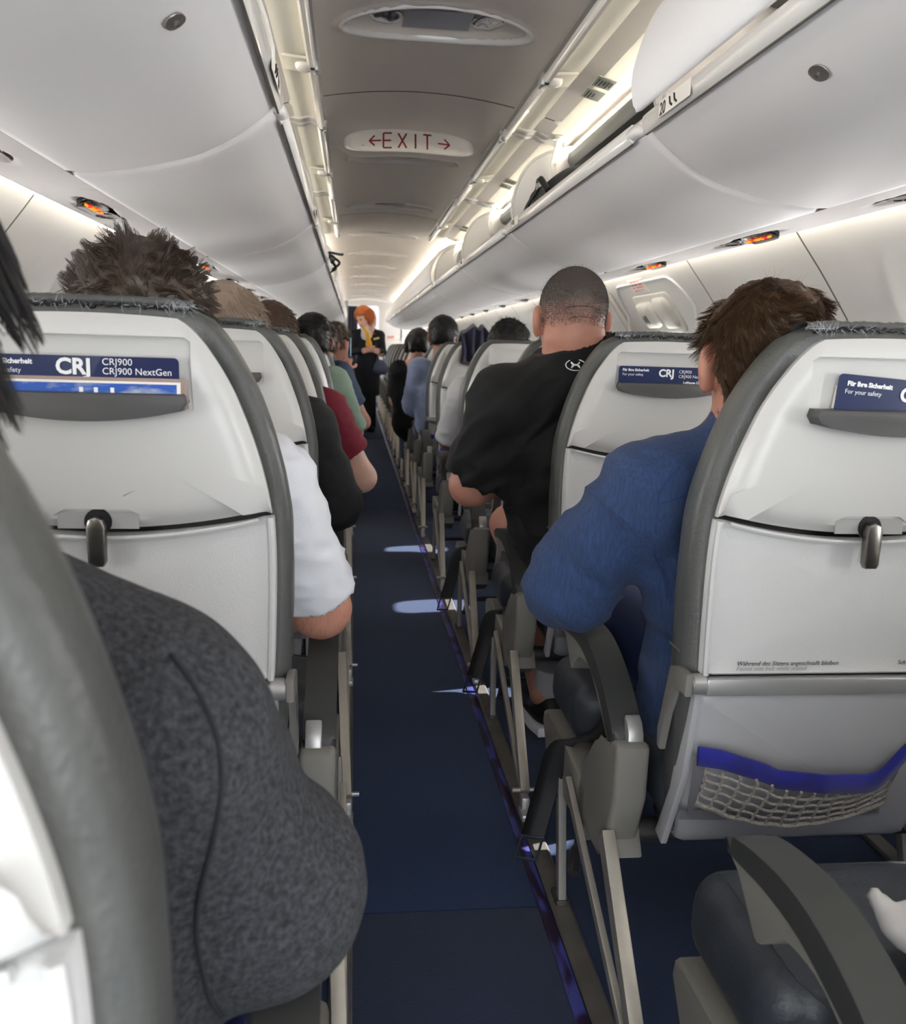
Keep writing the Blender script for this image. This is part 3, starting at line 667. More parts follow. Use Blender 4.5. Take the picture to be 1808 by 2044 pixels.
# ================================================================== side walls
wz = [1.415, 1.40, 1.35, 1.304, 1.243, 1.183, 1.12, 1.05, .98, .9, .8, .7, .55, .4, .25, .12, .0]
wx = [.985, .996, 1.036, 1.073, 1.117, 1.16, 1.192, 1.222, 1.242, 1.256, 1.264, 1.262, 1.248, 1.22, 1.18, 1.14, 1.10]
zz = np.concatenate([np.linspace(1.415, .70, 66), np.linspace(.68, 0, 18)]); xx = np.interp(-zz, -np.array(wz), wx)
wj = {1: [-1.6, -.05, .77, 1.59, 2.413, 3.234, 4.45, 5.3, 6.12, 6.94, 7.76, 8.58, 9.4, 10.22, 11.04, 11.86, 12.68, 13.5, 14.32, 15.14, 16.0]}
wj[-1] = wj[1]
for s in (1, -1):
    wall = empty('wall_right' if s > 0 else 'wall_left', (s * 1.25, 7, 0)); tag(wall, kind='structure')
    nwin = 0
    for a, b in zip(wj[s][:-1], wj[s][1:]):
        exitp = (abs(a - 3.234) < .01); win = (b - a < 1.0)
        wide = b - a > 1.0
        yc = (a + b) / 2 + (.03 if win else 0); ys = np.linspace(a + .0025, b - .0025, 56 if win or exitp else 20)
        Zg, Y = np.meshgrid(zz, ys); X = np.tile(xx, (len(ys), 1))
        wc = 1.02
        if win or exitp:
            ry = .150; r = np.sqrt(((Y - yc) / (ry + .03 * np.clip((1.1 - Zg) / .3, 0, 1))) ** 2 + (np.where(Zg > wc, (Zg - wc) / .33, (Zg - wc) / .30)) ** 2)
            X = X + .035 * np.clip((1 - r) / .5, 0, 1) + .004 * np.clip((1.02 - r) / .04, 0, 1)
            hole = (((Y - yc) / .105) ** 4 + ((Zg - .985) / .155) ** 4) < 1
        P = np.stack([X, Y, Zg], -1); V, F = grid(P)
        if win or exitp:
            hf = hole.reshape(-1); F = [f for f in F if not all(hf[j] for j in f)]
        mesh('wall_panel', mir(V, s), orient(F, s), 'wall', wall)
        if win or exitp:
            nwin += 1
            # window surround and pane in the opening
            q = np.linspace(0, 2 * PI, 40, endpoint=False)
            def ringp(k, dx): return [(np.interp(-(.985 + .155 * k * math.copysign(abs(math.sin(w)) ** .5, math.sin(w))), -np.array(wz), wx) + .036 + dx, yc + .105 * k * math.copysign(abs(math.cos(w)) ** .5, math.cos(w)), .985 + .155 * k * math.copysign(abs(math.sin(w)) ** .5, math.sin(w))) for w in q]
            wn = empty('window_surround', parent=None); wn.parent = wall; wn.location = Vector((s * 1.27, yc, 1.0)) - wall.location
            V, F = grid(np.array([ringp(1.10, -.002), ringp(1.06, -.012), ringp(1.0, -.006), ringp(.97, .05), ringp(.9, .07)]), True); mesh('window_ring', mir(V, s), orient(F, s), 'wallsmooth', wn)
            V, F = grid(np.array([ringp(.95, .055), ringp(.5, .055), ringp(.02, .055)]), True); mesh('window_pane', mir(V, s), orient(F, s), 'pane', wn)
        # joint strip
        jz = zz[::3]; jx = xx[::3]; P = np.array([[(x - .0004, b - .0045, z), (x - .0004, b + .0045, z)] for x, z in zip(jx, jz)]); V, F = grid(P); mesh('joint_strip', mir(V, s), orient(F, s), 'joint', wall, False)
    # outer hull keeps daylight out except at the openings
    hull = bmesh.new()
    cap = [(.90, 1.42), (1.02, 1.44), (1.10, 1.46), (1.14, 1.60)]
    Vp, Fp = ribbon([(.93, 1.415), (.99, 1.418)], YA, YB, .006); mesh('cove_cap', mir(Vp, s), orient(Fp, s), 'wallsmooth', wall)
    Vp, Fp = ribbon([(.70, 1.74), (.90, 1.60), (1.0, 1.42)], YA, YB, .006); mesh('back_cover', mir(Vp, s), orient(Fp, s), 'ceil', wall)
# overwing exit door lining on the right wall
exd = empty('door_1', (1.1, 3.85, 1.1)); tag(exd, kind='structure')
def wxz(z): return float(np.interp(-z, -np.array(wz), wx))
def on_wall(y, z, d=0, s=1):    # point on the wall lining, d metres into the cabin
    e = .01; t = _norm([wxz(z + e) - wxz(z - e), 2 * e]); n = np.array([-t[1], t[0]]) if True else None
    if n[0] > 0: n = -n
    return (s * (wxz(z) + n[0] * d), y, z + n[1] * d)
def wall_outline(name, pts, rad, m, parent, d=.004):
    A = Acc(); A.tube([on_wall(y, z, d) for y, z in pts], rad, 7); return A.obj(name, m, parent)
def rr(y0, y1, z0, z1, r, n=6):
    o = []
    for cy, cz, a0 in ((y1 - r, z1 - r, 0), (y0 + r, z1 - r, 90), (y0 + r, z0 + r, 180), (y1 - r, z0 + r, 270)):
        for k in range(n + 1): w = math.radians(a0 + 90 * k / n); o.append((cy + r * math.cos(w), cz + r * math.sin(w)))
    return o
o = rr(3.42, 4.28, .35, 1.375, .12); wall_outline('door_seal', o + [o[0]], .005, 'wallsmooth', exd, .003)
def wall_patch(name, y0, y1, z0, z1, r, d0, d1, m, parent, inset=.008, dome=0):
    o = rr(y0, y1, z0, z1, r); cy, cz = (y0 + y1) / 2, (z0 + z1) / 2; rings = []
    for k, d in ((1, d0), (1, d1 - inset * .3), (1 - inset / ((y1 - y0) / 2), d1), (.7, d1 + dome * .5), (.35, d1 + dome * .9), (.01, d1 + dome)):
        rings.append([on_wall(cy + (y - cy) * k, cz + (z - cz) * k, d) for y, z in o])
    V, F = grid(np.array(rings), True); return mesh(name, V, F, m, parent)
wall_patch('handle_recess', 3.62, 4.08, 1.17, 1.325, .03, 0, .008, 'lid', exd)
wall_patch('handle_cover', 3.84, 4.05, 1.20, 1.30, .04, .006, .03, 'lid', exd, .02, .012)
wall_patch('handle_grip', 3.91, 3.96, 1.225, 1.262, .01, .03, .046, 'rail', exd)
wall_patch('cover_side', 3.65, 3.83, 1.19, 1.31, .035, .006, .022, 'lid', exd, .02, .006)
pl = wall_patch('red_placard', 3.80, 4.0, 1.335, 1.39, .004, .001, .0035, 'paper', exd, .002)
A = Acc()
for j in range(4):
    zc = 1.380 - j * .011
    for q in range(3):
        y0 = 3.97 - q * .05; A.tube([on_wall(y0, zc, .0048), on_wall(y0 - .036 + .008 * ((q + j) % 3), zc, .0048)], .0022, 4)
A.obj('red_lettering', 'pinkred', exd)
pl = wall_patch('lower_placard', 3.68, 3.90, 1.118, 1.14, .004, .001, .0035, 'paper', exd, .002)
A = Acc(); A.tube([on_wall(3.88, 1.129, .0045), on_wall(3.70, 1.129, .0045)], .003, 4); A.obj('red_lettering', 'pinkred', exd)
A = Acc(); A.tube([on_wall(4.36, z, .012) for z in np.linspace(1.36, 1.12, 8)], .012, 8); A.obj('side_rail', 'lid', exd)

# ================================================================== front bulkhead
wf = empty('wall_front', (0, 16.0, 0)); tag(wf, kind='structure')
bm = bmesh.new(); prism(bm, [(.235, 0), (1.26, 0), (1.28, .9), (1.0, 1.42), (.45, 1.86), (.235, 1.87)], 'y', 16.0, 16.04, .004); bm_obj('partition', bm, 'wallsmooth', wf)
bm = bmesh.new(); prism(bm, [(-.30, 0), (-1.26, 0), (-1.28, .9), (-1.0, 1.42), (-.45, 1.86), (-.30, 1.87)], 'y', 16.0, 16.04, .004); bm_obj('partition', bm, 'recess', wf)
bm = bmesh.new(); prism(bm, [(-.31, 1.765), (.24, 1.765), (.24, 1.9), (-.31, 1.9)], 'y', 16.0, 16.04, .004); bm_obj('header', bm, 'ceil', wf)
bm = bmesh.new(); box(bm, (.235, 15.99, .9), (.02, .03, 1.8), .004); bm_obj('post', bm, 'lid', wf)
bm = bmesh.new(); box(bm, (.04, 17.6, 1.0), (1.2, .1, 2.0), .01); bm_obj('galley_wall', bm, 'wallsmooth', wf)
for j in range(5):
    for q in range(2):
        bm = bmesh.new(); box(bm, (.075 + q * .10, 17.53, 1.62 - j * .13), (.085, .02, .105), .008); bm_obj('galley_box', bm, 'alu' if (j + q) % 2 else 'recess', wf)
for s in (-1, 1):
    bm = bmesh.new(); box(bm, (s * .62, 17, 1.0), (.02, 2.0, 2.0)); bm_obj('galley_side', bm, 'wallsmooth', wf)
bm = bmesh.new(); box(bm, (0, 17, 1.93), (1.3, 2.0, .02)); bm_obj('galley_ceiling', bm, 'wallsmooth', wf)
gl = empty('galley_lamp', (.1, 16.9, 1.9), 'square galley ceiling lamp beyond the front partition', 'lamp'); bm = bmesh.new(); box(bm, (.12, 16.9, 1.905), (.35, .5, .02), .004); bm_obj('diffuser', bm, mat('galley lamp diffuser', '#ffffff', .5, emit=((.9, .96, 1), 9)), gl)
# exit placard
sg = empty('exit_placard', (.44, 15.99, 1.24), 'oval white placard with red lettering on the front partition', 'sign')
bm = bmesh.new(); prism(bm, [(.44 + .16 * math.cos(q), 1.236 + .045 * math.sin(q)) for q in np.linspace(0, 2 * PI, 36, endpoint=False)], 'y', 15.985, 15.998, .003); bm_obj('plate', bm, 'paper', sg)
text('lettering', 'EXIT', .06, (.44, 15.983, 1.214), 'pinkred', sg, align='CENTER', bold=.002)
bm = bmesh.new(); box(bm, (.60, 15.99, 1.13), (.55, .012, .075), .003); o = bm_obj('notice_strip', bm, 'paper', None); tag(o, 'long pale notice strip on the front partition below the oval placard', 'sign')
# curtain
P = []
for z in np.linspace(.06, 1.74, 12): P.append([(-.31 + .17 * t, 15.9 + .018 * math.sin(t * 26 + z), z) for t in np.linspace(0, 1, 60)])
V, F = grid(np.array(P)); n = len(V); V2 = V + np.array([0, .006, 0]); A = Acc(); A.add(V, F); A.add(V2, F)
cu = A.obj('curtain', 'navycurtain', None); tag(cu, 'dark navy curtain gathered at the left edge of the front opening', 'curtain')
# ================================================================== seats
XC = [.521, .988]          # seat centres from the aisle outward
zL = [.30, .40, .50, .60, .70, .80, .87, .934, .99, 1.03, 1.06, 1.085, 1.105, 1.114]
wL = [.205, .218, .228, .236, .240, .241, .236, .223, .205, .189, .173, .156, .135, .110]
def lean(z):   # rear surface of the shell, metres ahead of the row line
    return float(np.interp(z, [.28, .36, .45, .60, .86, 1.0, 1.12], [.105, .070, .035, 0, -.012, -.03, -.062]))
def outline_closed(zs, ws, z0=None, z1=None, n=60):
    zs = np.array(zs); ws = np.array(ws); z = np.linspace(z0 or zs[0], z1 or zs[-1], n); w = np.interp(z, zs, ws)
    R = [(w[i], z[i]) for i in range(n)]; return R
def smooth_profile(n=70, z0=.30, z1=1.114, ins=0.0):
    pts = np.array([(w, z) for w, z in zip(wL, zL)]); sp = spline(pts, 200); z = np.linspace(z0, min(z1, sp[:, 1].max()) - ins, n)
    return np.interp(z, sp[:, 1], sp[:, 0]) - ins, z
def shell_piece(name, xc, s, pr, m, parent, y_out=.03, y_rim=-.004, y_face=-.014, edge=.02, dome=.004, back=True):
    """closed outline pr[(x,z)] -> dished panel facing the rear"""
    pr = np.array(pr); c = np.array([0, (pr[:, 1].min() + pr[:, 1].max()) / 2]); hw = np.abs(pr[:, 0]).max(); hh = (pr[:, 1].max() - pr[:, 1].min()) / 2
    rings = []
    # inward offset by normal
    t = np.roll(pr, -1, 0) - np.roll(pr, 1, 0); t /= np.linalg.norm(t, axis=1)[:, None] + 1e-9; nrm = np.stack([t[:, 1], -t[:, 0]], 1)
    if ((pr + nrm * .001 - c) ** 2).sum() > ((pr - c) ** 2).sum(): nrm = -nrm
    for off, y in ((0, y_out), (0, y_rim + .004), (edge * .12, y_rim), (edge * .35, y_rim - (y_rim - y_face) * .55), (edge * .7, y_rim - (y_rim - y_face) * .88), (edge, y_face)):
        q = pr + nrm * off; rings.append([(xc + x, lean(z) + y, z) for x, z in q])
    q0 = pr + nrm * edge
    for k in (.8, .55, .3, .12, .02):
        q = c + (q0 - c) * k; rings.append([(xc + x, lean(z) + y_face - dome * (1 - k * k), z) for x, z in q])
    V, F = grid(np.array(rings), True); F = F + [tuple((len(rings) - 1) * len(pr) + i for i in range(len(pr)))]
    if back: F.append(tuple(range(len(pr)))[::-1])
    o = mesh(name, mir(V, s), orient(F, s), m, parent, True); bm = bmesh.new(); bm.from_mesh(o.data); bmesh.ops.recalc_face_normals(bm, faces=bm.faces); bm.to_mesh(o.data); bm.free()
    o.data.set_sharp_from_angle(angle=math.radians(50)); return o
def to_surf0(pr, pts, off=.0, it=6):
    V = np.array(pts, float)
    for _ in range(it):
        d = prim_eval(V, pr); e = .003; G = np.stack([prim_eval(V + e * np.eye(3)[i], pr) - prim_eval(V - e * np.eye(3)[i], pr) for i in range(3)], 1); G /= np.linalg.norm(G, axis=1)[:, None] + 1e-9
        V = V - G * (d - off)[:, None]
    return V
def seat_pair(s):
    t = empty('seat_pair', (s * .75, 0, 0))
    for si, xc in enumerate(XC):
        sb = empty('seat_back' if True else '', parent=None); sb.parent = t; sb.location = Vector((s * xc, 0, .7)) - t.location
        # leather cover with a rounded edge that shows outside the shell
        w, z = smooth_profile(50); pr = [(a, b) for a, b in zip(w, z)] + [(-a, b) for a, b in zip(w[::-1], z[::-1])]
        pr = np.array(pr); c = np.array([0, .7]); rings = []
        t_ = np.roll(pr, -1, 0) - np.roll(pr, 1, 0); t_ /= np.linalg.norm(t_, axis=1)[:, None] + 1e-9; nr = np.stack([-t_[:, 1], t_[:, 0]], 1)
        for off, y in ((.024, .010), (.010, .012), (.002, .020), (0, .034), (0, .060), (.003, .075), (.012, .09), (.03, .10), (.07, .103)):
            q = pr + nr * off; rings.append([(xc + x, lean(zz_) + y, zz_) for x, zz_ in q])
        V, F = grid(np.array(rings), True); n = len(pr); F.append(tuple((len(rings) - 1) * n + i for i in range(n))); F.append(tuple(range(n))[::-1])
        V = np.array(V); G = V - np.array([xc, .05, .7]); G /= np.linalg.norm(G, axis=1)[:, None]
        V = V + G * (.0012 * vnoise(V * np.array([40, 40, 25.])))[:, None]
        mesh('leather_cover', mir(V, s), orient(F, s), 'leather', sb)
        # seam bead low on the side
        A = Acc(); A.tube([(xc - .2375, lean(.64) + y, .64) for y in np.linspace(.035, .075, 5)], .0025, 6); A.V = [mir(v, s) for v in A.V]; A.obj('side_seam', 'leather', sb)
        # upper shell
        w, z = smooth_profile(46, .862, 1.108, 0); w = w - .021; z = z - .012
        side = [(a, b) for a, b in zip(w, z)]
        bot = [(x, .856 - .027 * (1 - (x / .215) ** 2)) for x in np.linspace(-.205, .205, 31)]
        topn = 7; tz = z[-1]; tw = w[-1]
        top = [(x, tz + .004 * (1 - (x / tw) ** 2)) for x in np.linspace(tw * .85, -tw * .85, 11)]
        pr = side + top + [(-a, b) for a, b in side[::-1]] + bot
        us = shell_piece('upper_shell', xc, s, pr, 'shell', sb, edge=.034, y_face=-.022)
        # pocket recess and latch recess cut into it
        cb = bmesh.new(); prism(cb, [(s * (xc - .125), .985), (s * (xc + .125), .985), (s * (xc + .125), 1.068), (s * (xc + .118), 1.074), (s * (xc - .118), 1.074), (s * (xc - .125), 1.068)], 'y', -.12, -.050, 0)
        boolean(us, cb)
        cb = bmesh.new(); prism(cb, [(s * (xc - .062), .80), (s * (xc + .062), .80), (s * (xc + .054), .848), (s * (xc + .040), .857), (s * (xc - .040), .857), (s * (xc - .054), .848)], 'y', -.12, -.026, 0)
        boolean(us, cb)
        # dark literature shelf with a curved lower edge
        o = [(-.118, 1.006), (.118, 1.006), (.121, .996), (.115, .986)] + [(x, .972 + .013 * (x / .11) ** 2) for x in np.linspace(.105, -.105, 15)] + [(-.115, .986), (-.121, .996)]
        bm = bmesh.new(); prism(bm, [(s * (xc + x), zz_) for x, zz_ in o], 'y', -.080, -.040, .005)
        bm_obj('literature_shelf', bm, 'shelf', sb)
        # latch
        bm = bmesh.new(); box(bm, (s * xc, -.0262, .842), (.100, .002, .022)); bm_obj('latch_recess', bm, 'recess', sb)
        bm = bmesh.new(); bmesh.ops.create_cone(bm, cap_ends=True, segments=24, radius1=.017, radius2=.017, depth=.006); bmesh.ops.transform(bm, matrix=Matrix.Translation((s * (xc + .0), -.026, .840)) @ Matrix.Rotation(PI / 2, 4, 'X'), verts=bm.verts); bm_obj('latch_hole', bm, 'black', sb)
        o = [(-.011, .79), (-.012, .835), (-.009, .845), (0, .849), (.009, .845), (.012, .835), (.011, .79), (.008, .784), (-.008, .784)]
        bm = bmesh.new(); prism(bm, [(s * (xc + x), zz_) for x, zz_ in o], 'y', -.044, -.030, .003); bm_obj('table_latch', bm, 'steel', sb)
        # folded table = middle shell
        w, z = smooth_profile(30, .618, .846, 0); w = w - .020; side = [(a, b) for a, b in zip(w, z)]
        topc = [(x, .848 - .029 * (1 - (x / .215) ** 2) ** 1.0) for x in np.linspace(.205, -.205, 31)]
        pr = side + topc + [(-a, b) for a, b in side[::-1]] + [(x, .616) for x in np.linspace(-.2, .2, 13)]
        tb = shell_piece('folding_table', xc, s, pr, 'shelltex', sb, edge=.03, y_rim=-.006, y_face=-.002, dome=.003)
        rim = Acc(); rp = np.array([(a - .004, lean(b) - .008, b) for a, b in side]); 
        for sg_ in (1, -1): q = rp.copy(); q[:, 0] = xc + sg_ * q[:, 0]; rim.tube(q, .0045, 6)
        q = np.array([(xc + x, lean(zq) - .009, zq) for x, zq in [(x, .846 - .029 * (1 - (x / .215) ** 2)) for x in np.linspace(.2, -.2, 25)]]); rim.tube(q, .0035, 6)
        rim.V = [mir(v, s) for v in rim.V]; rim.obj('table_rim', 'shelltex', tb)
        bm = bmesh.new(); box(bm, (s * xc, -.008, .601), (.425, .018, .026), .003); bm_obj('table_rail', bm, 'alu', sb)
        for sd in (-1, 1):
            bm = bmesh.new(); bmesh.ops.create_cone(bm, cap_ends=True, segments=20, radius1=.0155, radius2=.0155, depth=.022)
            bmesh.ops.bevel(bm, geom=[e for e in bm.edges if len(e.link_faces) == 2 and abs(e.calc_face_angle(0)) > 1], offset=.002, segments=2, affect='EDGES')
            bmesh.ops.transform(bm, matrix=Matrix.Translation((s * (xc + sd * .222), -.004, .603)) @ Matrix.Rotation(PI / 2, 4, 'Y'), verts=bm.verts); bm_obj('table_pivot', bm, 'alu', sb)
            arm = [(-.018, .622), (.02, .622), (.05, .612), (.085, .50), (.082, .47), (.070, .468), (.058, .53), (.028, .590), (-.016, .588)]
            bm = bmesh.new(); prism(bm, arm, 'x', s * (xc + sd * .233), s * (xc + sd * .245), .003); bm_obj('table_arm', bm, 'armshade', sb)
        # lower shell
        pts = [(.196, .300), (.206, .40), (.212, .5), (.213, .584)]; sp = spline(pts, 14)
        pr = [(a, b) for a, b in sp] + [(x, .586) for x in np.linspace(.19, -.19, 9)] + [(-a, b) for a, b in sp[::-1]] + [(x, .292) for x in np.linspace(-.18, .18, 9)]
        shell_piece('lower_shell', xc, s, pr, 'shelllow', sb, edge=.022, y_rim=0, y_face=-.008)
        for sd in (-1, 1):
            bm = bmesh.new(); o = [(.30, .295), (.335, .30), (.36, .34), (.30, .585), (.285, .60)]
            fl = [(.095, .292), (.125, .30), (.07, .40), (.03, .59), (.002, .59), (.03, .44)]
            prism(bm, fl, 'x', s * (xc + sd * .209), s * (xc + sd * .221), .003); bm_obj('side_flange', bm, 'shelllow', sb)
        # seat cushion
        cu = empty('seat_cushion_group') if False else None
        cpr = [('rbox', .02, (s * xc, .36, .375), (.222, .265, .058), .040)]
        if si == 0: cpr.append(('rbox', .035, (s * .392, .535, .366), (.156, .122, .062), .045))
        cpr.append(('cut', .03, (s * xc, .30, .60), (.30, .40, .172)))
        V, F, G = nets(cpr, .010); V = V + G * (.0015 * vnoise(V * 22))[:, None]; cu = mesh('seat_cushion', V, F, 'darkleather', t)
        A = Acc(); x0 = .262 if si == 0 else xc - .20; A.tube(to_surf0(cpr, [(s * x0, y, .45) for y in np.linspace(.16, .60, 20)], .0005), .0016, 5); A.tube(to_surf0(cpr, [(s * (x0 + (xc + .19 - x0) * u), .625, .44) for u in np.linspace(0, 1, 20)], .0005), .0016, 5); A.obj('piping', 'darkleather', cu)
    # literature net on the aisle seat back (velvet band, netting, side webbing)
    nt = empty('seat_net', parent=None); nt.parent = t; nt.location = Vector((s * XC[0], 0, .45)) - t.location
    if True:
        xc = XC[0] - .048
        def yb(z): return lean(z) - .016
        xs = np.linspace(-.165, .168, 50)
        def btop(x): return .508 - .048 * (1 - ((x - .03) / .17) ** 2) if x > -.10 else .508 - .048 * (1 - (.13 / .17) ** 2) * (x + .165) / .065
        bt = np.array([.508 - .062 * max(0, 1 - abs((x - .055) / .14) ** 2.2) if -.085 < x < .15 else .508 for x in xs])
        bt = np.interp(xs, [-.165, -.13, -.06, -.04, 0, .06, .10, .118, .13, .15, .168], [.507, .502, .480, .470, .467, .462, .458, .460, .468, .492, .512])
        sag = np.interp(xs, [-.165, -.1, .03, .12, .168], [.010, .018, .034, .022, .008])
        P = []
        for k, (dz, dy) in enumerate(((0, 0), (-.002, -.003), (-.016, -.004), (-.030, -.003), (-.031, 0), (-.016, .001), (-.001, .002))):
            P.append([(xc + x, yb(b) - sg_ + dy, b + dz) for x, b, sg_ in zip(xs, bt, sag)])
        V, F = grid(np.array(P).transpose(1, 0, 2), True); mesh('net_band', mir(V, s), orient(F, s), 'blue_band', nt)
        # net cords
        A = Acc(); nb = np.array([(x, b - .03) for x, b in zip(xs, bt)])
        def netp(u, v):     # u across 0..1, v down 0..1
            x = -.150 + .305 * u; b = np.interp(x, xs, bt) - .030; zb = .362 + .010 * abs(u - .5) + .028 * (abs(u - .55) * 2) ** 2.2
            z = b + (zb - b) * v; bul = .034 * math.sin(PI * min(max(u, 0), 1)) * (1 - .25 * v) + .006
            return np.array([xc + x + .006 * math.sin(3 * v + 5 * u), yb(z) - bul - .004, z])
        for i in range(14):
            u = i / 13; pts = np.array([netp(u + .012 * ((j % 2) - .5), v) for j, v in enumerate(np.linspace(0, 1, 11))]); A.tube(pts, .0024, 5)
        for j in range(1, 6):
            v = j / 5; pts = np.array([netp(u, v + .018 * math.sin(PI * 13 * u)) for u in np.linspace(0, 1, 49)]); A.tube(pts, .0025 if j < 5 else .0042, 5)
        A.V = [mir(v, s) for v in A.V]; o = A.obj('net_cords', 'net', nt); o['kind'] = 'stuff'
        for x0, x1, x2 in ((-.168, -.150, -.163), (.168, .152, .166)):
            V, F = grid(np.array([[(xc + a, yb(z) - .006 - q, z) for a, q in ((x0 + (z - .49) * (-.12 if x0 < 0 else .05), 0), (x1, .008))] for z in np.linspace(.49, .372, 8)])); mesh('net_side', mir(V, s), orient(F, s), 'netside', nt)
        V, F = grid(np.array([[(xc + x, yb(.37) - .004 - .01 * math.sin(PI * (x + .165) / .33), z) for z in (.362, .378)] for x in np.linspace(-.165, .165, 20)])); mesh('net_hem', mir(V, s), orient(F, s), 'netside', nt)
    # armrests: aisle, middle, wall
    for k, xa in enumerate((.2475, .7545, 1.222)):
        ar = empty('armrest', parent=None); ar.parent = t; ar.location = Vector((s * xa, .3, .5)) - t.location
        hw = .0255 if k < 2 else .02
        up = spline([(.135, .458), (.150, .478), (.20, .515), (.26, .545), (.32, .563), (.38, .568), (.45, .560), (.505, .546), (.524, .534)], 30)
        lo = spline([(.520, .524), (.49, .526), (.42, .534), (.35, .532), (.28, .514), (.225, .492), (.175, .452), (.150, .437), (.132, .440)], 30)
        bm = bmesh.new(); prism(bm, [tuple(p) for p in up] + [tuple(p) for p in lo], 'x', s * (xa - hw), s * (xa + hw), .013, 4); bm_obj('arm_pad', bm, 'armpad', ar)
        up2 = lo.copy(); lo2 = spline([(.130, .425), (.17, .432), (.24, .480), (.30, .510), (.35, .514), (.40, .500), (.425, .470), (.445, .468), (.475, .505), (.52, .524)], 30)
        bm = bmesh.new(); prism(bm, [tuple(p) for p in lo] + [tuple(p) for p in lo2], 'x', s * (xa - hw + .004), s * (xa + hw - .004), .003); bm_obj('arm_underside', bm, 'armplastic', ar)
        if k == 0:
            bm = bmesh.new(); prism(bm, [(.126, .40), (.118, .44), (.120, .468), (.132, .486), (.146, .492), (.150, .486), (.138, .470), (.134, .44), (.14, .40)], 'x', s * (xa - .004), s * (xa + .022), .003); bm_obj('arm_link', bm, 'alu', ar)
    # aisle side shroud
    bm = bmesh.new(); sh = [(.105, .452), (.115, .458), (.17, .448), (.19, .428), (.215, .418), (.245, .405), (.30, .33), (.33, .27), (.31, .235), (.25, .218), (.19, .224), (.15, .25), (.108, .36)]
    prism(bm, sh, 'x', s * .222, s * .278, .010, 3); bm_obj('side_shroud', bm, 'armplastic', t)
    bm = bmesh.new(); prism(bm, [(.125, .25), (.20, .212), (.26, .212), (.26, .262), (.15, .29)], 'x', s * .228, s * .284, .005); bm_obj('shroud_foot', bm, 'armshade', t)
    bm = bmesh.new(); prism(bm, [(.27, .30), (.45, .307), (.60, .303), (.640, .295), (.645, .27), (.60, .215), (.45, .19), (.28, .20)], 'x', s * .222, s * .286, .010, 2); bm_obj('pan_side', bm, 'armplastic', t)
    # spar tubes, footrest bar, legs
    A = Acc()
    for yy, zq, r in ((.17, .275, .021), (.47, .265, .019)): V, F = tube_arr([(s * .24, yy, zq), (s * 1.2, yy, zq)], r, 14); A.add(V, F)
    A.obj('spar_tubes', 'tube', t)
    A = Acc(); pts = spline([(.232, .36, .075), (.26, .42, .10), (.34, .43, .11), (1.1, .43, .11)], 16); A.add(*tube_arr(mir(pts, s), .010, 8)); A.obj('baggage_bar', 'tube', t)
    for xl in (.212, .93):
        lg = empty('leg', parent=None); lg.parent = t; lg.location = Vector((s * xl, .1, .15)) - t.location
        def bar(name, p0, p1, w0, w1, th, m):
            p0, p1 = np.array(p0), np.array(p1); d = _norm(p1 - p0); n2 = np.array([0, -d[2], d[1]]); bm = bmesh.new()
            q = [p0 + n2 * w0, p0 - n2 * w0, p1 - n2 * w1, p1 + n2 * w1]; prism(bm, [(v[1], v[2]) for v in q], 'x', s * (xl + p0[0] - th), s * (xl + p0[0] + th), .002)
            for v in bm.verts: tt = np.clip((np.array(v.co) - np.array([0, p0[1], p0[2]])) @ d / np.linalg.norm(p1 - p0), 0, 1); v.co.x += s * (p1[0] - p0[0]) * tt
            return bm_obj(name, bm, m, lg)
        bar('rear_strut', (.012, .14, .285), (-.006, -.17, .055), .017, .013, .011, 'legpaint')
        bar('brace', (.0, .36, .27), (-.008, -.15, .045), .011, .009, .006, 'legpaint')
        bar('front_leg', (.012, .47, .275), (.0, .36, .01), .014, .011, .008, 'armshade')
        bm = bmesh.new(); box(bm, (s * (xl - .008), -.185, .032), (.020, .030, .05), .005); box(bm, (s * (xl - .008), -.20, .018), (.026, .05, .02), .006); bm_obj('foot_fitting', bm, 'alu', lg)
        A = Acc(); A.tube([(s * (xl - .034), -.165, .06), (s * (xl + .018), -.165, .06)], .0055, 8); A.obj('foot_pin', 'alu', lg)
        bm = bmesh.new(); box(bm, (s * xl, .375, .012), (.024, .05, .022), .004); bm_obj('front_fitting', bm, 'track', lg)
    return t
def belt(s):
    t = empty('seat_belt', (s * .25, .3, .3))
    pts = spline([(.290, .36, .40), (.276, .385, .355), (.250, .415, .326), (.220, .435, .312), (.205, .445, .275), (.195, .45, .22), (.180, .445, .165), (.165, .435, .11)], 30)
    wdir = np.array([.25, -.9, .35]); wdir = wdir / np.linalg.norm(wdir)
    P = []
    for i, p in enumerate(pts):
        k = .024; f_ = min(1, i / 16); tw = _norm(np.array([.15, -.95, .2]) * (1 - f_) + np.array([.85, -.5, .15]) * f_); wdir = tw; P.append([p - tw * k, p + np.array([-.0012, 0, 0]), p + tw * k, p + tw * k + np.array([.003, 0, 0]), p + np.array([.002, 0, 0]), p - tw * k + np.array([.003, 0, 0])])
    V, F = grid(np.array(P), True); mesh('webbing', mir(V, s), orient(F, s), 'belt', t)
    bm = bmesh.new(); e = pts[-1]; dn = _norm(pts[-1] - pts[-3])
    for sg_ in (-1, 1):
        a = e + wdir * .022 * sg_; A_ = a + dn * .045
        box(bm, ((a + A_) / 2).tolist(), (.003, .006, .05), .001, Vector(dn).to_track_quat('Z', 'Y').to_matrix())
    for q in (0.0, .045):
        c = e + dn * q; box(bm, c.tolist(), (.003, .05, .007), .001, Matrix(((0, 0, 0), (0, 0, 0), (0, 0, 0))) if False else Vector(wdir).to_track_quat('Y', 'Z').to_matrix())
    for v in bm.verts: v.co.x *= s
    bm_obj('buckle_tongue', bm, 'beltmetal', t); return t
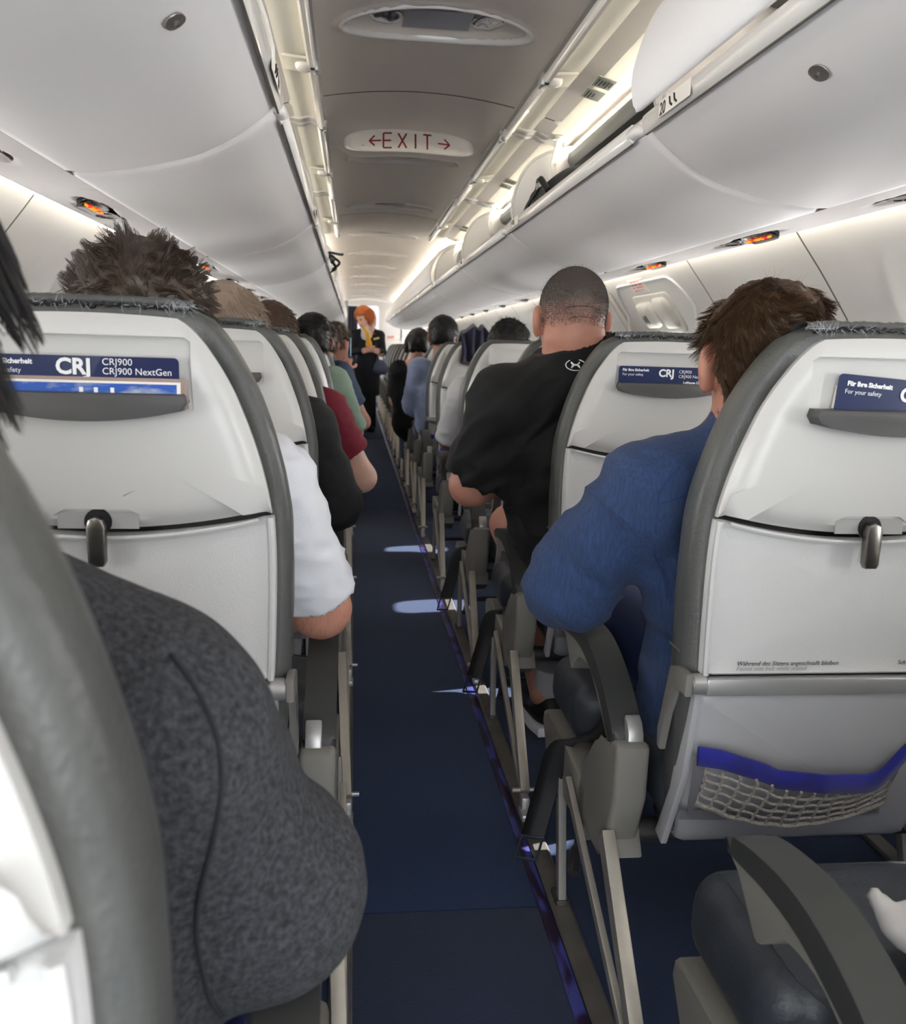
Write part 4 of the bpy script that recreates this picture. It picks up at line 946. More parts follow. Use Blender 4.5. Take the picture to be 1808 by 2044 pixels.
protos = {s: seat_pair(s) for s in (1, -1)}
occ = {(1, 1): 'behind the person in the blue shirt', (1, 2): 'with the person in the black tee leaning out', (1, 3): 'just ahead of the person in the black tee', (1, 4): 'with a person in a white tee', (1, 0): 'whose arm and cushion show at the lower right corner',
       (-1, 0): 'blurred closest one with the person in the grey sweatshirt', (-1, 1): 'with the spiky brown haired person and navy card', (-1, 2): 'with a black sleeve beside it', (-1, 3): 'with the person in the crimson tee', (-1, 4): 'with the person in the mint tee', (-1, 5): 'with the person in the slate blue tee',
       (1, 6): 'with the person in the pale blue shirt', (1, 7): 'with the headphone wearer'}
PAIRS = {}
for s in (1, -1):
    for k, y in enumerate(ROWY):
        o = protos[s] if k == 0 else copy_tree(protos[s])
        o.location = (s * .75, y - (.045 if (s < 0 and k == 0) else 0), 0); sd = 'right' if s > 0 else 'left'
        lab = '%s grey seat pair on the %s of the aisle' % (NAMES[k], sd)
        if (s, k) in occ: lab += ', ' + occ[(s, k)]
        lab = ' '.join(lab.split()[:16])
        tag(o, lab, 'airplane seat', 'double seats along the %s of the aisle' % sd); PAIRS[(s, k)] = o
bp = {s: belt(s) for s in (1,)}
for k in (1, 2, 3):
    o = bp[1] if k == 1 else copy_tree(bp[1]); o.location = (.25, .3 + ROWY[k], .3)
    tag(o, 'black seat belt hanging into the aisle from the %s seat pair on the right' % NAMES[k], 'seat belt', 'belts hanging over the aisle side')
    o.location.y = .3 + ROWY[k]
# printed lines on the table of the near right seat, frayed seams, scratches
pr = PAIRS[(1, 1)]
text('printed_notice', 'Während des Sitzens angeschnallt bleiben', .0092, (.353, ROWY[1] - .0095, .632), 'ink', pr, shear=.25)
text('printed_notice', 'Fasten seat belt while seated', .0092, (.353, ROWY[1] - .0095, .6245), 'recess', pr, shear=.25)
text('printed_notice', 'Schwimmweste unter', .0092, (.600, ROWY[1] - .0095, .632), 'ink', pr, shear=.25)
def fray(s, k, xc, seed):
    rg = np.random.default_rng(seed); par = PAIRS[(s, k)]; y0 = ROWY[k]
    xs = np.linspace(-.125, .130, 70); A = Acc(); P = []
    for i, x in enumerate(xs):
        z = 1.1135 - .004 * (abs(x) / .13) ** 3; j = rg.normal(0, .0006); P.append([(s * (xc + x), y0 + lean(1.11) + .028 + rg.normal(0, .0006), z - .003), (s * (xc + x), y0 + lean(1.11) + .022, z + .006 + j), (s * (xc + x), y0 + lean(1.11) + .035, z + .009 + j), (s * (xc + x), y0 + lean(1.11) + .06, z + .006), (s * (xc + x), y0 + lean(1.11) + .07, z - .004)])
    V, F = grid(np.array(P)); mesh('frayed_seam', V, F, 'leather', par)
    A = Acc(); z0 = 1.110
    pts = [(s * (xc + x), y0 + lean(1.11) + .012 + rg.normal(0, .0012), z0 + rg.normal(0, .0015) - .004 * (abs(x) / .13) ** 3) for x in xs]; A.tube(pts, .0022 + .0008 * rg.random(len(pts)), 5); A.obj('dark_stitching', 'black', par)
    n = 120; xr = np.concatenate([rg.uniform(-.12, .12, n // 2), rg.normal(-.11, .012, n // 2)]); P0 = np.stack([s * (xc + xr), np.full(n, y0 + lean(1.11) + .010), np.full(n, z0)], 1)
    hair_curves('loose_threads', P0, rg.normal(0, 1, (n, 3)) + np.array([0, -.5, .25]), rg.uniform(.004, .016, n), mat('pale thread', '#b9bcc0', .8) if 'thr' not in M else M['thr'], par, 5, .00028, .2, .9)
M['thr'] = mat('pale thread', '#b9bcc0', .8)
for s, k, xc, sd in ((1, 1, XC[0], 3), (-1, 1, XC[0], 4), (1, 2, XC[0], 5), (-1, 2, XC[0], 6), (-1, 3, XC[0], 8)): fray(s, k, xc, sd)
A = Acc(); A.tube(spline([(-.487, ROWY[1] - .037, .875), (-.47, ROWY[1] - .038, .884), (-.455, ROWY[1] - .0385, .892)], 8), .0004, 4); A.obj('scratch', 'joint', PAIRS[(-1, 1)])

# ================================================================== safety cards and magazines in the pockets
def card(s, k, xc, x0, x1, zb, zt, rot, lettering, label):
    y0 = ROWY[k]; yf = y0 - .062
    t = empty('safety_card', (s * xc, yf, zb), label, 'safety card', 'navy safety cards in the seat pockets')
    o = rr(x0, x1, zb - .014, zt, .006); bm = bmesh.new(); prism(bm, o, 'y', yf, yf + .0012)
    R = Matrix.Rotation(rot, 4, 'Y'); c = Vector((x0, yf, zb))
    for v in bm.verts: v.co = c + R @ (v.co - c)
    bm_obj('card', bm, 'card', t)
    for (tx, tz, size, body, bold) in lettering:
        p = c + R @ Vector((tx, -.0012, tz)); text('lettering', body, size, p, 'white', t, rot=(PI / 2, rot, 0), bold=bold, extrude=.0001)
    return t
M['white'] = mat('white print', '#f2f4f6', .5, emit=None)
card(-1, 1, XC[0], -.66, -.410, 1.004, 1.0487, 0, [(.017, .034, .0084, 'Für Ihre Sicherheit', .0003), (.017, .0235, .0082, 'For your safety', 0), (.107, .0233, .0262, 'CRJ', .0009), (.1605, .0345, .0116, 'CRJ900', 0), (.1605, .0235, .0114, 'CRJ900 NextGen', 0)], 'navy safety card in the seat back behind the spiky haired head')
card(1, 2, XC[0], .402, .640, 1.002, 1.043, 0, [(.008, .030, .0082, 'Für Ihre Sicherheit', .0003), (.008, .020, .0080, 'For your safety', 0), (.0935, .019, .0235, 'CRJ', .0008), (.141, .0275, .0100, 'CRJ900', 0), (.141, .0168, .0100, 'CRJ900 NextGen', 0), (.153, .004, .0075, 'Lufthansa CityLine', .0003)], 'navy safety card in the second right seat, partly behind brown hair')
card(1, 1, XC[0], .431, .64, 1.006, 1.0535, .07, [(.012, .033, .0084, 'Für Ihre Sicherheit', .0004), (.010, .0225, .0084, 'For your safety', 0), (.088, .0190, .0262, 'CRJ', .0009), (.14, .031, .0095, 'CRJ900', 0), (.14, .020, .0095, 'CRJ900 NextGen', 0)], 'tilted navy safety card in the nearest right seat pocket at the picture edge')
# white backing behind the tilted card, magazine and leaflet at the left
bm = bmesh.new(); box(bm, (.436, ROWY[1] - .058, 1.022), (.010, .0012, .03), 0, Matrix.Rotation(.12, 3, 'Y')); o = bm_obj('leaflet', bm, 'paper', None, False); tag(o, 'thin pale leaflet edge beside the tilted navy card', 'leaflet')
bm = bmesh.new(); box(bm, (-.51, ROWY[1] - .0640, 1.006), (.222, .001, .036)); o = bm_obj('leaflet', bm, 'kraft', None, False); tag(o, 'brownish leaflet standing behind the sky covered magazine', 'leaflet')
mg = empty('magazine', (-.54, ROWY[1] - .067, 1.0), 'magazine with a blue sky cover in front of the navy card', 'magazine')
bm = bmesh.new(); box(bm, (-.545, ROWY[1] - .0665, 1.0035), (.275, .003, .033), .0006); bm_obj('cover', bm, 'paper', mg)
bm = bmesh.new(); box(bm, (-.515, ROWY[1] - .0683, 1.003), (.206, .0004, .028)); bm_obj('cover_picture', bm, 'skyprint', mg, False)
A = Acc()
for x in (-.523, -.506, -.487): 
    bm = bmesh.new(); box(bm, (x, ROWY[1] - .0687, 1.008), (.0045, .0004, .008)); bm_obj('cover_mark', bm, 'white', mg, False)
# ================================================================== people
def rotm(yaw=0, pitch=0, roll=0):
    return np.array((Matrix.Rotation(yaw, 3, 'Z') @ Matrix.Rotation(pitch, 3, 'X') @ Matrix.Rotation(roll, 3, 'Y')))
def skinmat(name, c, extra=0): return mat(name, c, .5, bump=[(90, .12)], var=(25, .07))
SK = {'pale': skinmat('pale skin', '#d3a28c'), 'rosy': skinmat('rosy skin', '#c08874'), 'tan': skinmat('tan skin', '#a8705a'), 'fair': skinmat('fair skin', '#d9ae9a')}
HM = {'brown': mat('brown hair', '#4a3629', .45), 'dark': mat('near black hair', '#120d0c', .4), 'ash': mat('ash brown hair', '#46382e', .4), 'grey': mat('grey blond hair', '#a08c7c', .5), 'ginger': mat('ginger hair', '#b5622a', .5), 'stubble': mat('greying stubble', '#5b5450', .7), 'chest': mat('chestnut hair', '#49331f', .45), 'black': mat('black curls', '#0d0b0b', .5)}
CL = {'blue': mat('blue linen', '#2b4067', .85, bump=[(700, .35, (1, 1, .1)), (700, .3, (.1, .1, 1)), (30, .3)], var=(260, .28, (1, 1, .12)), sheen=.05),
      'tee': mat('black jersey', '#08080a', .85, bump=[(900, .15), (22, .4)], sheen=.03),
      'heather': mat('heather grey fleece', '#35363a', .95, bump=[(400, .5), (60, .2)], var=(210, .65)),
      'whitetee': mat('white cotton', '#dcdde2', .8, bump=[(500, .15), (25, .35)]),
      'blackjkt': mat('black jacket cloth', '#131315', .8, bump=[(300, .2), (25, .4)]),
      'crimson': mat('crimson jersey', '#7d1a30', .8, bump=[(400, .15)]), 'mint': mat('mint jersey', '#93ab9a', .8, bump=[(400, .15)]),
      'slate': mat('slate blue jersey', '#36455f', .8, bump=[(400, .15)]), 'paleblue': mat('pale blue shirting', '#98a6c8', .8, bump=[(200, .2)]),
      'navy': mat('navy uniform', '#10121c', .8), 'shorts': mat('black shorts cloth', '#0b0b10', .85, bump=[(60, .3)]), 'jeans': mat('grey blue denim', '#56616e', .85, bump=[(300, .3)]), 'khaki': mat('beige trousers', '#a89c88', .85, bump=[(60, .3)]),
      'yellow': mat('yellow silk scarf', '#e5a50e', .4), 'whiteshirt': mat('white blouse', '#d9d6d4', .7), 'socks': mat('white sock', '#b9b8bc', .9, bump=[(400, .3)]), 'seam': mat('dark seam', '#222327', .9), 'blueseam': mat('blue seam', '#20376e', .9), 'teeseam': mat('black seam', '#050507', .9)}
def head_prims(c, R, sc, nb, nbr=.062, ear=1.0, wide=1.0):
    c = np.array(c, float); T = lambda p: c + R @ (np.array(p) * sc)
    p = [('ell', .02, T((0, -.012, .028)), (np.array((.077 * wide, .096, .086)) * sc), R), ('ell', .03, T((0, .028, -.03)), np.array((.061 * wide, .068, .082)) * sc, R),
         ('ell', .025, T((0, .045, -.078)), np.array((.042, .046, .034)) * sc, R), ('cone', .03, T((0, -.028, -.055)), np.array(nb, float), .056 * sc, nbr),
         ('cone', .012, T((0, .092, -.002)), T((0, .108, -.034)), .008 * sc, .013 * sc)]
    for s in (-1, 1):
        p += [('ell', .006, T((s * .081 * wide, -.004, -.006)), np.array((.010, .019, .028)) * sc * ear, R @ rotm(s * .45, .15)), ('ell', .006, T((s * .079 * wide, .002, -.028)), np.array((.008, .012, .014)) * sc * ear, R @ rotm(s * .3))]
    return p
def hand_prims(w, d, up, side, sc=1.0, curl=.9):
    """palm and five bent fingers; w wrist, d pointing direction, up = back of the hand, side = thumb side"""
    w = np.array(w, float); d = _norm(d); up = _norm(np.array(up, float) - np.dot(up, d) * d); sd = np.cross(d, up) * side
    P = [('cone', .012, w, w + d * .07 * sc, .026 * sc, .030 * sc, 0, 1.6, up)]
    for i, (o, L) in enumerate(((.030, .072), (.011, .082), (-.009, .076), (-.028, .060))):
        a = w + d * .082 * sc + sd * o * sc; dirv = d
        for j, f in enumerate((.45, .30, .25)):
            dirv = _norm(dirv * math.cos(curl * .6) - up * math.sin(curl * .6)); b = a + dirv * L * f * sc
            P.append(('cone', .003, a, b, (.0092 - .0008 * j) * sc, (.0086 - .0010 * j) * sc)); a = b
    a = w + d * .02 * sc + sd * .024 * sc
    for dirv, L in ((_norm(d * .6 + sd * .8 - up * .2), .038), (_norm(d * .85 + sd * .25 - up * .45), .030)): b = a + dirv * L * sc; P.append(('cone', .004, a, b, .0112 * sc, .0095 * sc)); a = b
    return P
def to_surf(pr, pts, off=.0, it=6):
    V = np.array(pts, float)
    for _ in range(it):
        d = prim_eval(V, pr); e = .003; G = np.stack([prim_eval(V + e * np.eye(3)[i], pr) - prim_eval(V - e * np.eye(3)[i], pr) for i in range(3)], 1); G /= np.linalg.norm(G, axis=1)[:, None] + 1e-9
        V = V - G * (d - off)[:, None]
    return V
def person(label, loc, group=None):
    return empty('person', loc, label, 'person', group)
def scalp_hair(t, hp, c, R, sc, m, n, L, lift, flow, keep, t0=.006, rad=.0005, grav=.2, wob=.3, segs=6, h=.006, bend=None, wide=1.0, capnoise=.002, clump=0, cl=.75, cap=True, fade=None):
    """cap of hair over the skull plus single strands; keep(local)->mask, flow(local)->direction"""
    c = np.array(c, float); T = lambda p: c + R @ (np.array(p) * sc)
    cp = [('ell', .02, T((0, -.014, .030)), np.array((.077 * wide + t0, .096 + t0, .086 + t0)) * sc, R), ('ell', .03, T((0, -.030, -.03)), np.array((.066 * wide + t0, .062 + t0, .062 + t0)) * sc, R)]
    V, F, G = nets(cp, h); Lc = ((V - c) @ R) / sc; k = keep(Lc)
    V = V + G * (capnoise * vnoise(V * 120))[:, None]
    V = np.where(k[:, None], V, V - G * (t0 + .006) * sc)         # sink what is not hair below the skin
    hc = mesh('hair', V, F, m, t) if cap else t
    F = np.array(F); ctr = V[F].mean(1); fk = keep(((ctr - c) @ R) / sc) & ((RNG.random(len(F)) < fade(((ctr - c) @ R) / sc)) if fade else True); F2 = F[fk]; idx = RNG.integers(0, len(F2), n); w = RNG.dirichlet((1, 1, 1, 1), n)
    P0 = (V[F2[idx]] * w[:, :, None]).sum(1); Nn = (G[F2[idx]] * w[:, :, None]).sum(1); loc = ((P0 - c) @ R) / sc
    fl = flow(loc) @ R.T; D = Nn * lift + fl; Ls = L * RNG.uniform(.6, 1.15, n) if not callable(L) else L(loc)
    hair_curves('hair_strands', P0 - Nn * .001, D, Ls, m, hc, segs, rad, grav, wob, bend, .3, clump, cl)
    return hc
def simple_keep(front=.035, low=-.055, side=-.02, ears=False): # hairline: no hair on the face or below the nape
    def k(l): return ~(ears & (np.abs(l[:, 0]) > .058) & (l[:, 2] < .016) & (l[:, 1] > -.045)) & (l[:, 2] > np.where(l[:, 1] > .045, front + .0, np.where(l[:, 1] > .01, side + (l[:, 1] - .01) * 1.2, low))) & (l[:, 1] < .085)
    return k
def swirl(back=.6, down=.8, side=.0, cx=0.0, cy=-.05):
    def f(l):
        d = l - np.array([cx, cy, .08]); v = np.stack([d[:, 0] * 6 + side, d[:, 1] * 6 * back, -down * np.ones(len(l))], 1); return v / np.linalg.norm(v, axis=1)[:, None]
    return f

# ---- grey sweatshirt, blurred nearest on the left
t = person('person in a heather grey sweatshirt with black hair, nearest on the left', (-.46, .60, .45))
hc = (-.520, .585, 1.085); R = rotm(.05, -.1)
body = head_prims(hc, R, 1.0, (-.48, .60, .88), .052) + [('cone', .03, (-.46, .63, .78), (-.46, .64, .55), .09, .10), ('cone', .03, (-.27, .70, .62), (-.32, .93, .60), .045, .034)] + hand_prims((-.32, .93, .60), (-.4, 1, 0), (0, 0, 1), 1)
sdf_obj('body', body, .008, SK['rosy'], t)
top = [('ell', .05, (-.46, .635, .72), (.165, .125, .20)), ('cone', .05, (-.46, .64, .60), (-.46, .66, .48), .155, .16), ('cone', .06, (-.45, .615, .845), (-.345, .618, .795), .060, .074), ('cone', .05, (-.340, .62, .790), (-.272, .675, .635), .077, .076), ('cone', .035, (-.268, .675, .635), (-.315, .90, .605), .074, .052, 1), ('cone', .04, (-.60, .62, .82), (-.67, .68, .62), .075, .07), ('cone', .04, (-.48, .60, .905), (-.47, .605, .87), .070, .082)]
sh, V, G = sdf_obj('sweatshirt', top, .0055, CL['heather'], t, (.0035, (8, 14, 16)), 3)
seam = to_surf(top, spline([(-.318, .575, .865), (-.292, .560, .82), (-.290, .555, .77), (-.300, .560, .72), (-.306, .57, .67), (-.303, .585, .62), (-.292, .60, .58)], 30), .0035)
A = Acc(); A.tube(seam, .0018, 6); A.obj('armhole_seam', CL['seam'], sh)
seam = to_surf(top, spline([(-.40, .56, .93), (-.385, .55, .90), (-.385, .54, .86)], 12), .002); A = Acc(); A.tube(seam, .0013, 6); A.obj('collar_seam', CL['seam'], sh)
legs = [('cone', .03, (-.38, .62, .50), (-.335, 1.00, .49), .085, .07), ('cone', .03, (-.335, 1.00, .49), (-.30, .98, .1), .068, .055), ('cone', .03, (-.54, .62, .50), (-.54, 1.02, .50), .085, .07), ('cone', .03, (-.54, 1.02, .50), (-.54, 1.05, .1), .065, .05)]
sdf_obj('trousers', legs, .014, mat('violet blue denim', '#2f3570', .85, bump=(300, .3)), t)
scalp_hair(t, None, hc, R, 1.12, HM['dark'], 6500, .055, .10, swirl(.4, 1.2), simple_keep(.03, -.085, -.03), .014, .00050, .3, .12, 7, clump=30)

# ---- white tee, spiky brown hair
t = person('person with spiky brown hair and a white tee, elbow on the left armrest', (-.50, 1.40, .45))
hc = (-.500, 1.355, 1.075); R = rotm(-.05, -.12)
body = head_prims(hc, R, 1.04, (-.50, 1.38, .90)) + [('cone', .03, (-.50, 1.42, .88), (-.50, 1.42, .55), .11, .13), ('cone', .03, (-.305, 1.42, .82), (-.252, 1.50, .625), .052, .046), ('cone', .03, (-.252, 1.50, .625), (-.36, 1.74, .60), .046, .030)] + hand_prims((-.36, 1.74, .60), (-.5, .8, 0), (0, 0, 1), 1)
bo, V, G = sdf_obj('body', body, .007, SK['rosy'], t)
j = (V[:, 0] > -.33) & (V[:, 2] < .69); Vj, Gj = V[j], G[j]; ii = RNG.integers(0, len(Vj), 700)
hair_curves('arm_hair', Vj[ii], Gj[ii] + np.array([0, .5, -.9]), RNG.uniform(.006, .014, 700), HM['chest'], bo, 4, .00012, .3, .4)
top = [('ell', .05, (-.50, 1.42, .74), (.17, .12, .20)), ('cone', .05, (-.50, 1.42, .62), (-.50, 1.44, .5), .15, .16), ('cone', .05, (-.46, 1.40, .885), (-.34, 1.41, .855), .06, .066), ('cone', .04, (-.332, 1.415, .85), (-.257, 1.485, .655), .074, .066, 1), ('cone', .04, (-.66, 1.41, .85), (-.72, 1.47, .66), .07, .066, 1)]
sdf_obj('tee', top, .007, CL['whitetee'], t, (.0045, (16, 16, 30)), 5)
sdf_obj('trousers', [('cone', .03, (-.42, 1.45, .50), (-.40, 1.86, .52), .085, .068), ('cone', .03, (-.40, 1.86, .52), (-.39, 1.92, .1), .062, .05), ('cone', .03, (-.58, 1.45, .50), (-.58, 1.86, .52), .085, .068), ('cone', .03, (-.58, 1.86, .52), (-.58, 1.92, .1), .062, .05)], .014, CL['khaki'], t)
def spike(l):
    a = np.arctan2(l[:, 0], l[:, 1] + .03); v = np.stack([l[:, 0] * 9, (l[:, 1] + .02) * 4 + .3 * np.sin(l[:, 0] * 90), .35 + .5 * np.sin(l[:, 0] * 120 + l[:, 1] * 60)], 1); v[:, 2] = np.where(l[:, 2] < .05, v[:, 2] * .3 - .45, v[:, 2]); return v / (np.linalg.norm(v, axis=1)[:, None] + .01)
scalp_hair(t, None, hc, R, 1.06, HM['ash'], 9000, .022, .30, spike, simple_keep(.03, -.07, -.03), .010, .00042, .0, .25, 6, capnoise=.006, clump=14, cl=.85)

# ---- blue linen shirt, near right
t = person('person in a blue linen shirt with wavy chestnut hair, elbow over the armrest', (.45, 1.40, .45))
hc = (.440, 1.375, 1.052); R = rotm(-.16, -.28, .10)
body = head_prims(hc, R, 1.03, (.42, 1.38, .90), .058, 1.35) + [('cone', .03, (.45, 1.42, .88), (.47, 1.42, .55), .11, .13), ('cone', .03, (.17, 1.52, .655), (.26, 1.80, .60), .046, .032)] + hand_prims((.26, 1.80, .60), (.4, .8, 0), (0, 0, 1), -1)
sdf_obj('body', body, .006, SK['rosy'], t)
top = [('ell', .06, (.45, 1.425, .76), (.165, .12, .18)), ('cone', .06, (.46, 1.42, .66), (.47, 1.43, .48), .150, .165), ('cone', .06, (.405, 1.40, .905), (.285, 1.395, .855), .058, .072), ('cone', .05, (.275, 1.40, .845), (.178, 1.475, .688), .076, .078), ('ell', .04, (.182, 1.49, .665), (.070, .075, .062)), ('cone', .03, (.185, 1.50, .655), (.25, 1.72, .605), .058, .045, 1), ('cone', .04, (.60, 1.41, .86), (.67, 1.48, .68), .075, .07), ('cone', .03, (.425, 1.375, .935), (.42, 1.38, .915), .068, .070)]
Rf = np.array((Matrix.Rotation(.7, 3, 'Y')))
sh, V, G = sdf_obj('shirt', top, .0052, CL['blue'], t, (.0085, (7, 6, 22), Rf, ((.235, 1.36, .66), .15, .6)), 2)
for pts in ([(.30, 1.30, .915), (.262, 1.29, .86), (.258, 1.28, .80), (.262, 1.29, .73), (.270, 1.32, .67)], [(.265, 1.29, .845), (.32, 1.28, .862), (.40, 1.27, .872), (.47, 1.27, .876)], [(.37, 1.32, .955), (.40, 1.30, .95), (.44, 1.30, .95)]):
    q = to_surf(top, spline(pts, 24), .004); A = Acc(); A.tube(q, .0009, 5); A.obj('stitched_seam', CL['blueseam'], sh)
sdf_obj('trousers', [('cone', .03, (.40, 1.45, .50), (.37, 1.86, .52), .085, .068), ('cone', .03, (.37, 1.86, .52), (.36, 1.90, .1), .062, .05), ('cone', .03, (.56, 1.45, .50), (.56, 1.86, .52), .085, .068), ('cone', .03, (.56, 1.86, .52), (.56, 1.92, .1), .062, .05)], .014, mat('navy trousers', '#14224a', .85), t)
def wavy(l):
    v = np.stack([l[:, 0] * 5 + .5 * np.sin(l[:, 1] * 50 + l[:, 2] * 30), -.25 + (l[:, 1] + .0) * 5, -.55 + .45 * np.sin(l[:, 0] * 70 + l[:, 1] * 40)], 1); return v / (np.linalg.norm(v, axis=1)[:, None] + .01)
scalp_hair(t, None, hc, R, 1.04, HM['chest'], 12000, .034, .12, wavy, lambda l: simple_keep(.03, -.070, -.005)(l) & ~((np.abs(l[:, 0]) > .045) & (l[:, 2] < .030) & (l[:, 1] > -.055)), .014, .00040, .25, .25, 8, .005, lambda p: np.stack([.8 * np.sin(p[:, 2] * 160), .5 * np.cos(p[:, 0] * 130), .2 * np.sin(p[:, 0] * 150)], 1) * .6, capnoise=.005, clump=14, cl=.6)

nf = 220; l_ = RNG.normal(0, 1, (nf, 3)); l_[:, 2] = np.abs(l_[:, 2]) * .8 + .3; l_ /= np.linalg.norm(l_, axis=1)[:, None]; P0 = np.array(hc) + (l_ * np.array([.08, .10, .09]) + np.array([0, -.012, .028])) @ R.T
hair_curves('flyaway_strands', P0, l_ @ R.T + np.array([.4, 0, .2]), RNG.uniform(.02, .045, nf), mat('light brown strands', '#7a5636', .4), t, 9, .00016, .9, .6, lambda p: np.stack([1.2 * np.sin(p[:, 2] * 120), .6 * np.cos(p[:, 0] * 90), .2 * np.sin(p[:, 0] * 150)], 1))
# ---- black tee leaning into the aisle
t = person('person in a black tee with greying buzz cut, leaning out over the aisle', (.40, 2.35, .45))
hc = (.352, 2.30, 1.152); R = rotm(.02, -.06, .03)
body = head_prims(hc, R, 1.13, (.345, 2.30, .98), .088, 1.15, .96) + [('ell', .03, (.352, 2.252, 1.108), (.074, .052, .048)), ('cone', .03, (.36, 2.34, .93), (.40, 2.34, .6), .13, .15), ('cone', .03, (.17, 2.30, .90), (.118, 2.36, .715), .055, .054), ('cone', .03, (.118, 2.36, .712), (.30, 2.58, .72), .056, .036),
    ('cone', .03, (.40, 2.42, .50), (.312, 2.84, .51), .080, .062), ('cone', .03, (.312, 2.84, .51), (.345, 2.36, .12), .056, .042), ('cone', .03, (.52, 2.42, .50), (.50, 2.80, .53), .085, .064), ('cone', .03, (.50, 2.80, .53), (.50, 2.80, .12), .058, .042)] + hand_prims((.30, 2.58, .72), (.5, .6, .1), (0, 0, 1), -1, 1.1)
bo, V, G = sdf_obj('body', body, .0055, SK['rosy'], t)
def tint(o, V, c, R, sc, col):       # close-cropped hair colouring as a point attribute of the head
    l = ((V - np.array(c)) @ R) / sc; z = l[:, 2] + .010 * vnoise(V * 60) + .006 * vnoise(V * 160)
    f = np.clip((z + .045) / .085, 0, 1) ** 1.2 * (l[:, 1] < .078 - .02 * (l[:, 2] < .04)) * (np.abs(l[:, 0]) < .0765)
    f = np.where((l[:, 1] > .03) & (l[:, 2] < .04), 0, f) * (l[:, 2] < .14)
    at_ = o.data.attributes.new('crop', 'FLOAT', 'POINT'); at_.data.foreach_set('value', f.astype(np.float32))
    m = o.data.materials[0].copy(); nt = m.node_tree; b = nt.nodes['Principled BSDF']; lk = b.inputs['Base Color'].links[0].from_socket
    an = nt.nodes.new('ShaderNodeAttribute'); an.attribute_name = 'crop'; mx = nt.nodes.new('ShaderNodeMix'); mx.data_type = 'RGBA'
    nt.links.new(an.outputs['Fac'], mx.inputs[0]); nt.links.new(lk, mx.inputs[6]); mx.inputs[7].default_value = (*lin(col), 1); nt.links.new(mx.outputs[2], b.inputs['Base Color']); o.data.materials[0] = m
tint(bo, V, hc, R, 1.13, '#6a5f58')
top = [('ell', .07, (.365, 2.34, .84), (.205, .15, .21)), ('cone', .06, (.40, 2.34, .70), (.44, 2.36, .47), .185, .19), ('cone', .07, (.33, 2.31, .985), (.20, 2.31, .935), .075, .088), ('cone', .05, (.195, 2.31, .93), (.128, 2.352, .730), .092, .086, 1), ('cone', .06, (.52, 2.33, .93), (.60, 2.38, .73), .09, .085, 1), ('cone', .04, (.365, 2.29, 1.10), (.345, 2.295, .98), .092, .105), ('half', 0, (.345, 2.20, 1.078), (-.30, -.12, 1))]
Rf = np.array((Matrix.Rotation(-.75, 3, 'Y')))
sh, V, G = sdf_obj('tee', top, .0065, CL['tee'], t, (.0160, (7, 7, 20), Rf, ((.24, 2.22, .76), .20, .5)), 7)
for pts in ([(.235, 2.20, 1.02), (.235, 2.19, .95), (.232, 2.19, .88), (.228, 2.20, .80), (.222, 2.22, .75)],):
    q = to_surf(top, spline(pts, 24), .006); A = Acc(); A.tube(q, .0014, 5); A.obj('armhole_seam', CL['teeseam'], sh)
sdf_obj('shorts', [('cone', .03, (.40, 2.40, .50), (.345, 2.68, .505), .100, .084, 1), ('cone', .03, (.52, 2.40, .50), (.51, 2.66, .525), .105, .09, 1)], .011, CL['shorts'], t)
kp = lambda l: (l[:, 2] > np.where(l[:, 1] > .04, .045, -.012 - .25 * np.abs(l[:, 0]) + 0)) & (l[:, 1] < .08)
scalp_hair(t, None, hc, R, 1.13, HM['stubble'], 40000, .0038, .6, swirl(.5, .8), kp, .0002, .00018, .0, .3, 3, .005, None, .96, .0003, cap=False, fade=lambda l: np.clip((l[:, 2] + .035) / .05, .15, 1))
kp2 = lambda l: (l[:, 2] > -.055) & (l[:, 1] < .02)
cpn = [('ell', .02, np.array(hc) + R @ (np.array((0, -.012, .028)) * 1.13), np.array((.077 * .96, .096, .086)) * 1.13, R)]
V, F, G = nets(cpn, .008); l = ((V - np.array(hc)) @ R) / 1.13; k = kp2(l); V = V[k]; G = G[k]; ii = RNG.integers(0, len(V), 4000)
hair_curves('nape_stubble', V[ii] + RNG.normal(0, .003, (4000, 3)), G[ii] + np.array([0, 0, -.4]), np.full(4000, .0035), HM['stubble'], bo, 2, .00018, 0, .2)
# skin folds at the back of the head
for z0, w, dz in ((.012, .052, .010), (-.016, .040, .010)):
    hp = head_prims(hc, R, 1.13, (.345, 2.30, .98), .082, 1.15, .98)
    q = to_surf(hp, [np.array(hc) + R @ np.array([x, -.12, z0 + dz * (1 - (x / w) ** 2)]) for x in np.linspace(-w, w, 20)], -.0004); A = Acc(); A.tube(q, .0012, 5); A.obj('skin_crease', mat('crease', '#6b4a40', .7), bo)
def emblem(c, R, w, m, parent, ring=True):
    c = np.array(c, float); A = Acc(); T = lambda x, y: c + R @ np.array([x * w, y * w, 0])
    for sg in (1, -1):
        pts = [T(x, sg * (y)) for x, y in ((-.52, .46), (-.40, .22), (-.20, .02), (0, -.05), (.20, .02), (.40, .22), (.52, .46))]
        A.tube(spline(pts, 18), np.interp(np.linspace(0, 1, 18), [0, .15, .5, .85, 1], [.03, .12, .07, .12, .03]) * w, 6)
    if ring: A.tube([T(1.15 * math.cos(q), .78 * math.sin(q)) for q in np.linspace(0, 2 * PI, 36)], .06 * w, 6)
    return A.obj('emblem', m, parent)
p = to_surf(top, [(.338, 2.14, 1.045)], .0045)[0]; nrm = np.array([-.12, -.80, .58]); nrm = _norm(nrm); ux = _norm(np.cross([0, .3, 1], nrm) * -1); ux = ux if ux[0] > 0 else -ux; uy = np.cross(nrm, ux); uy = uy if uy[2] > 0 else -uy
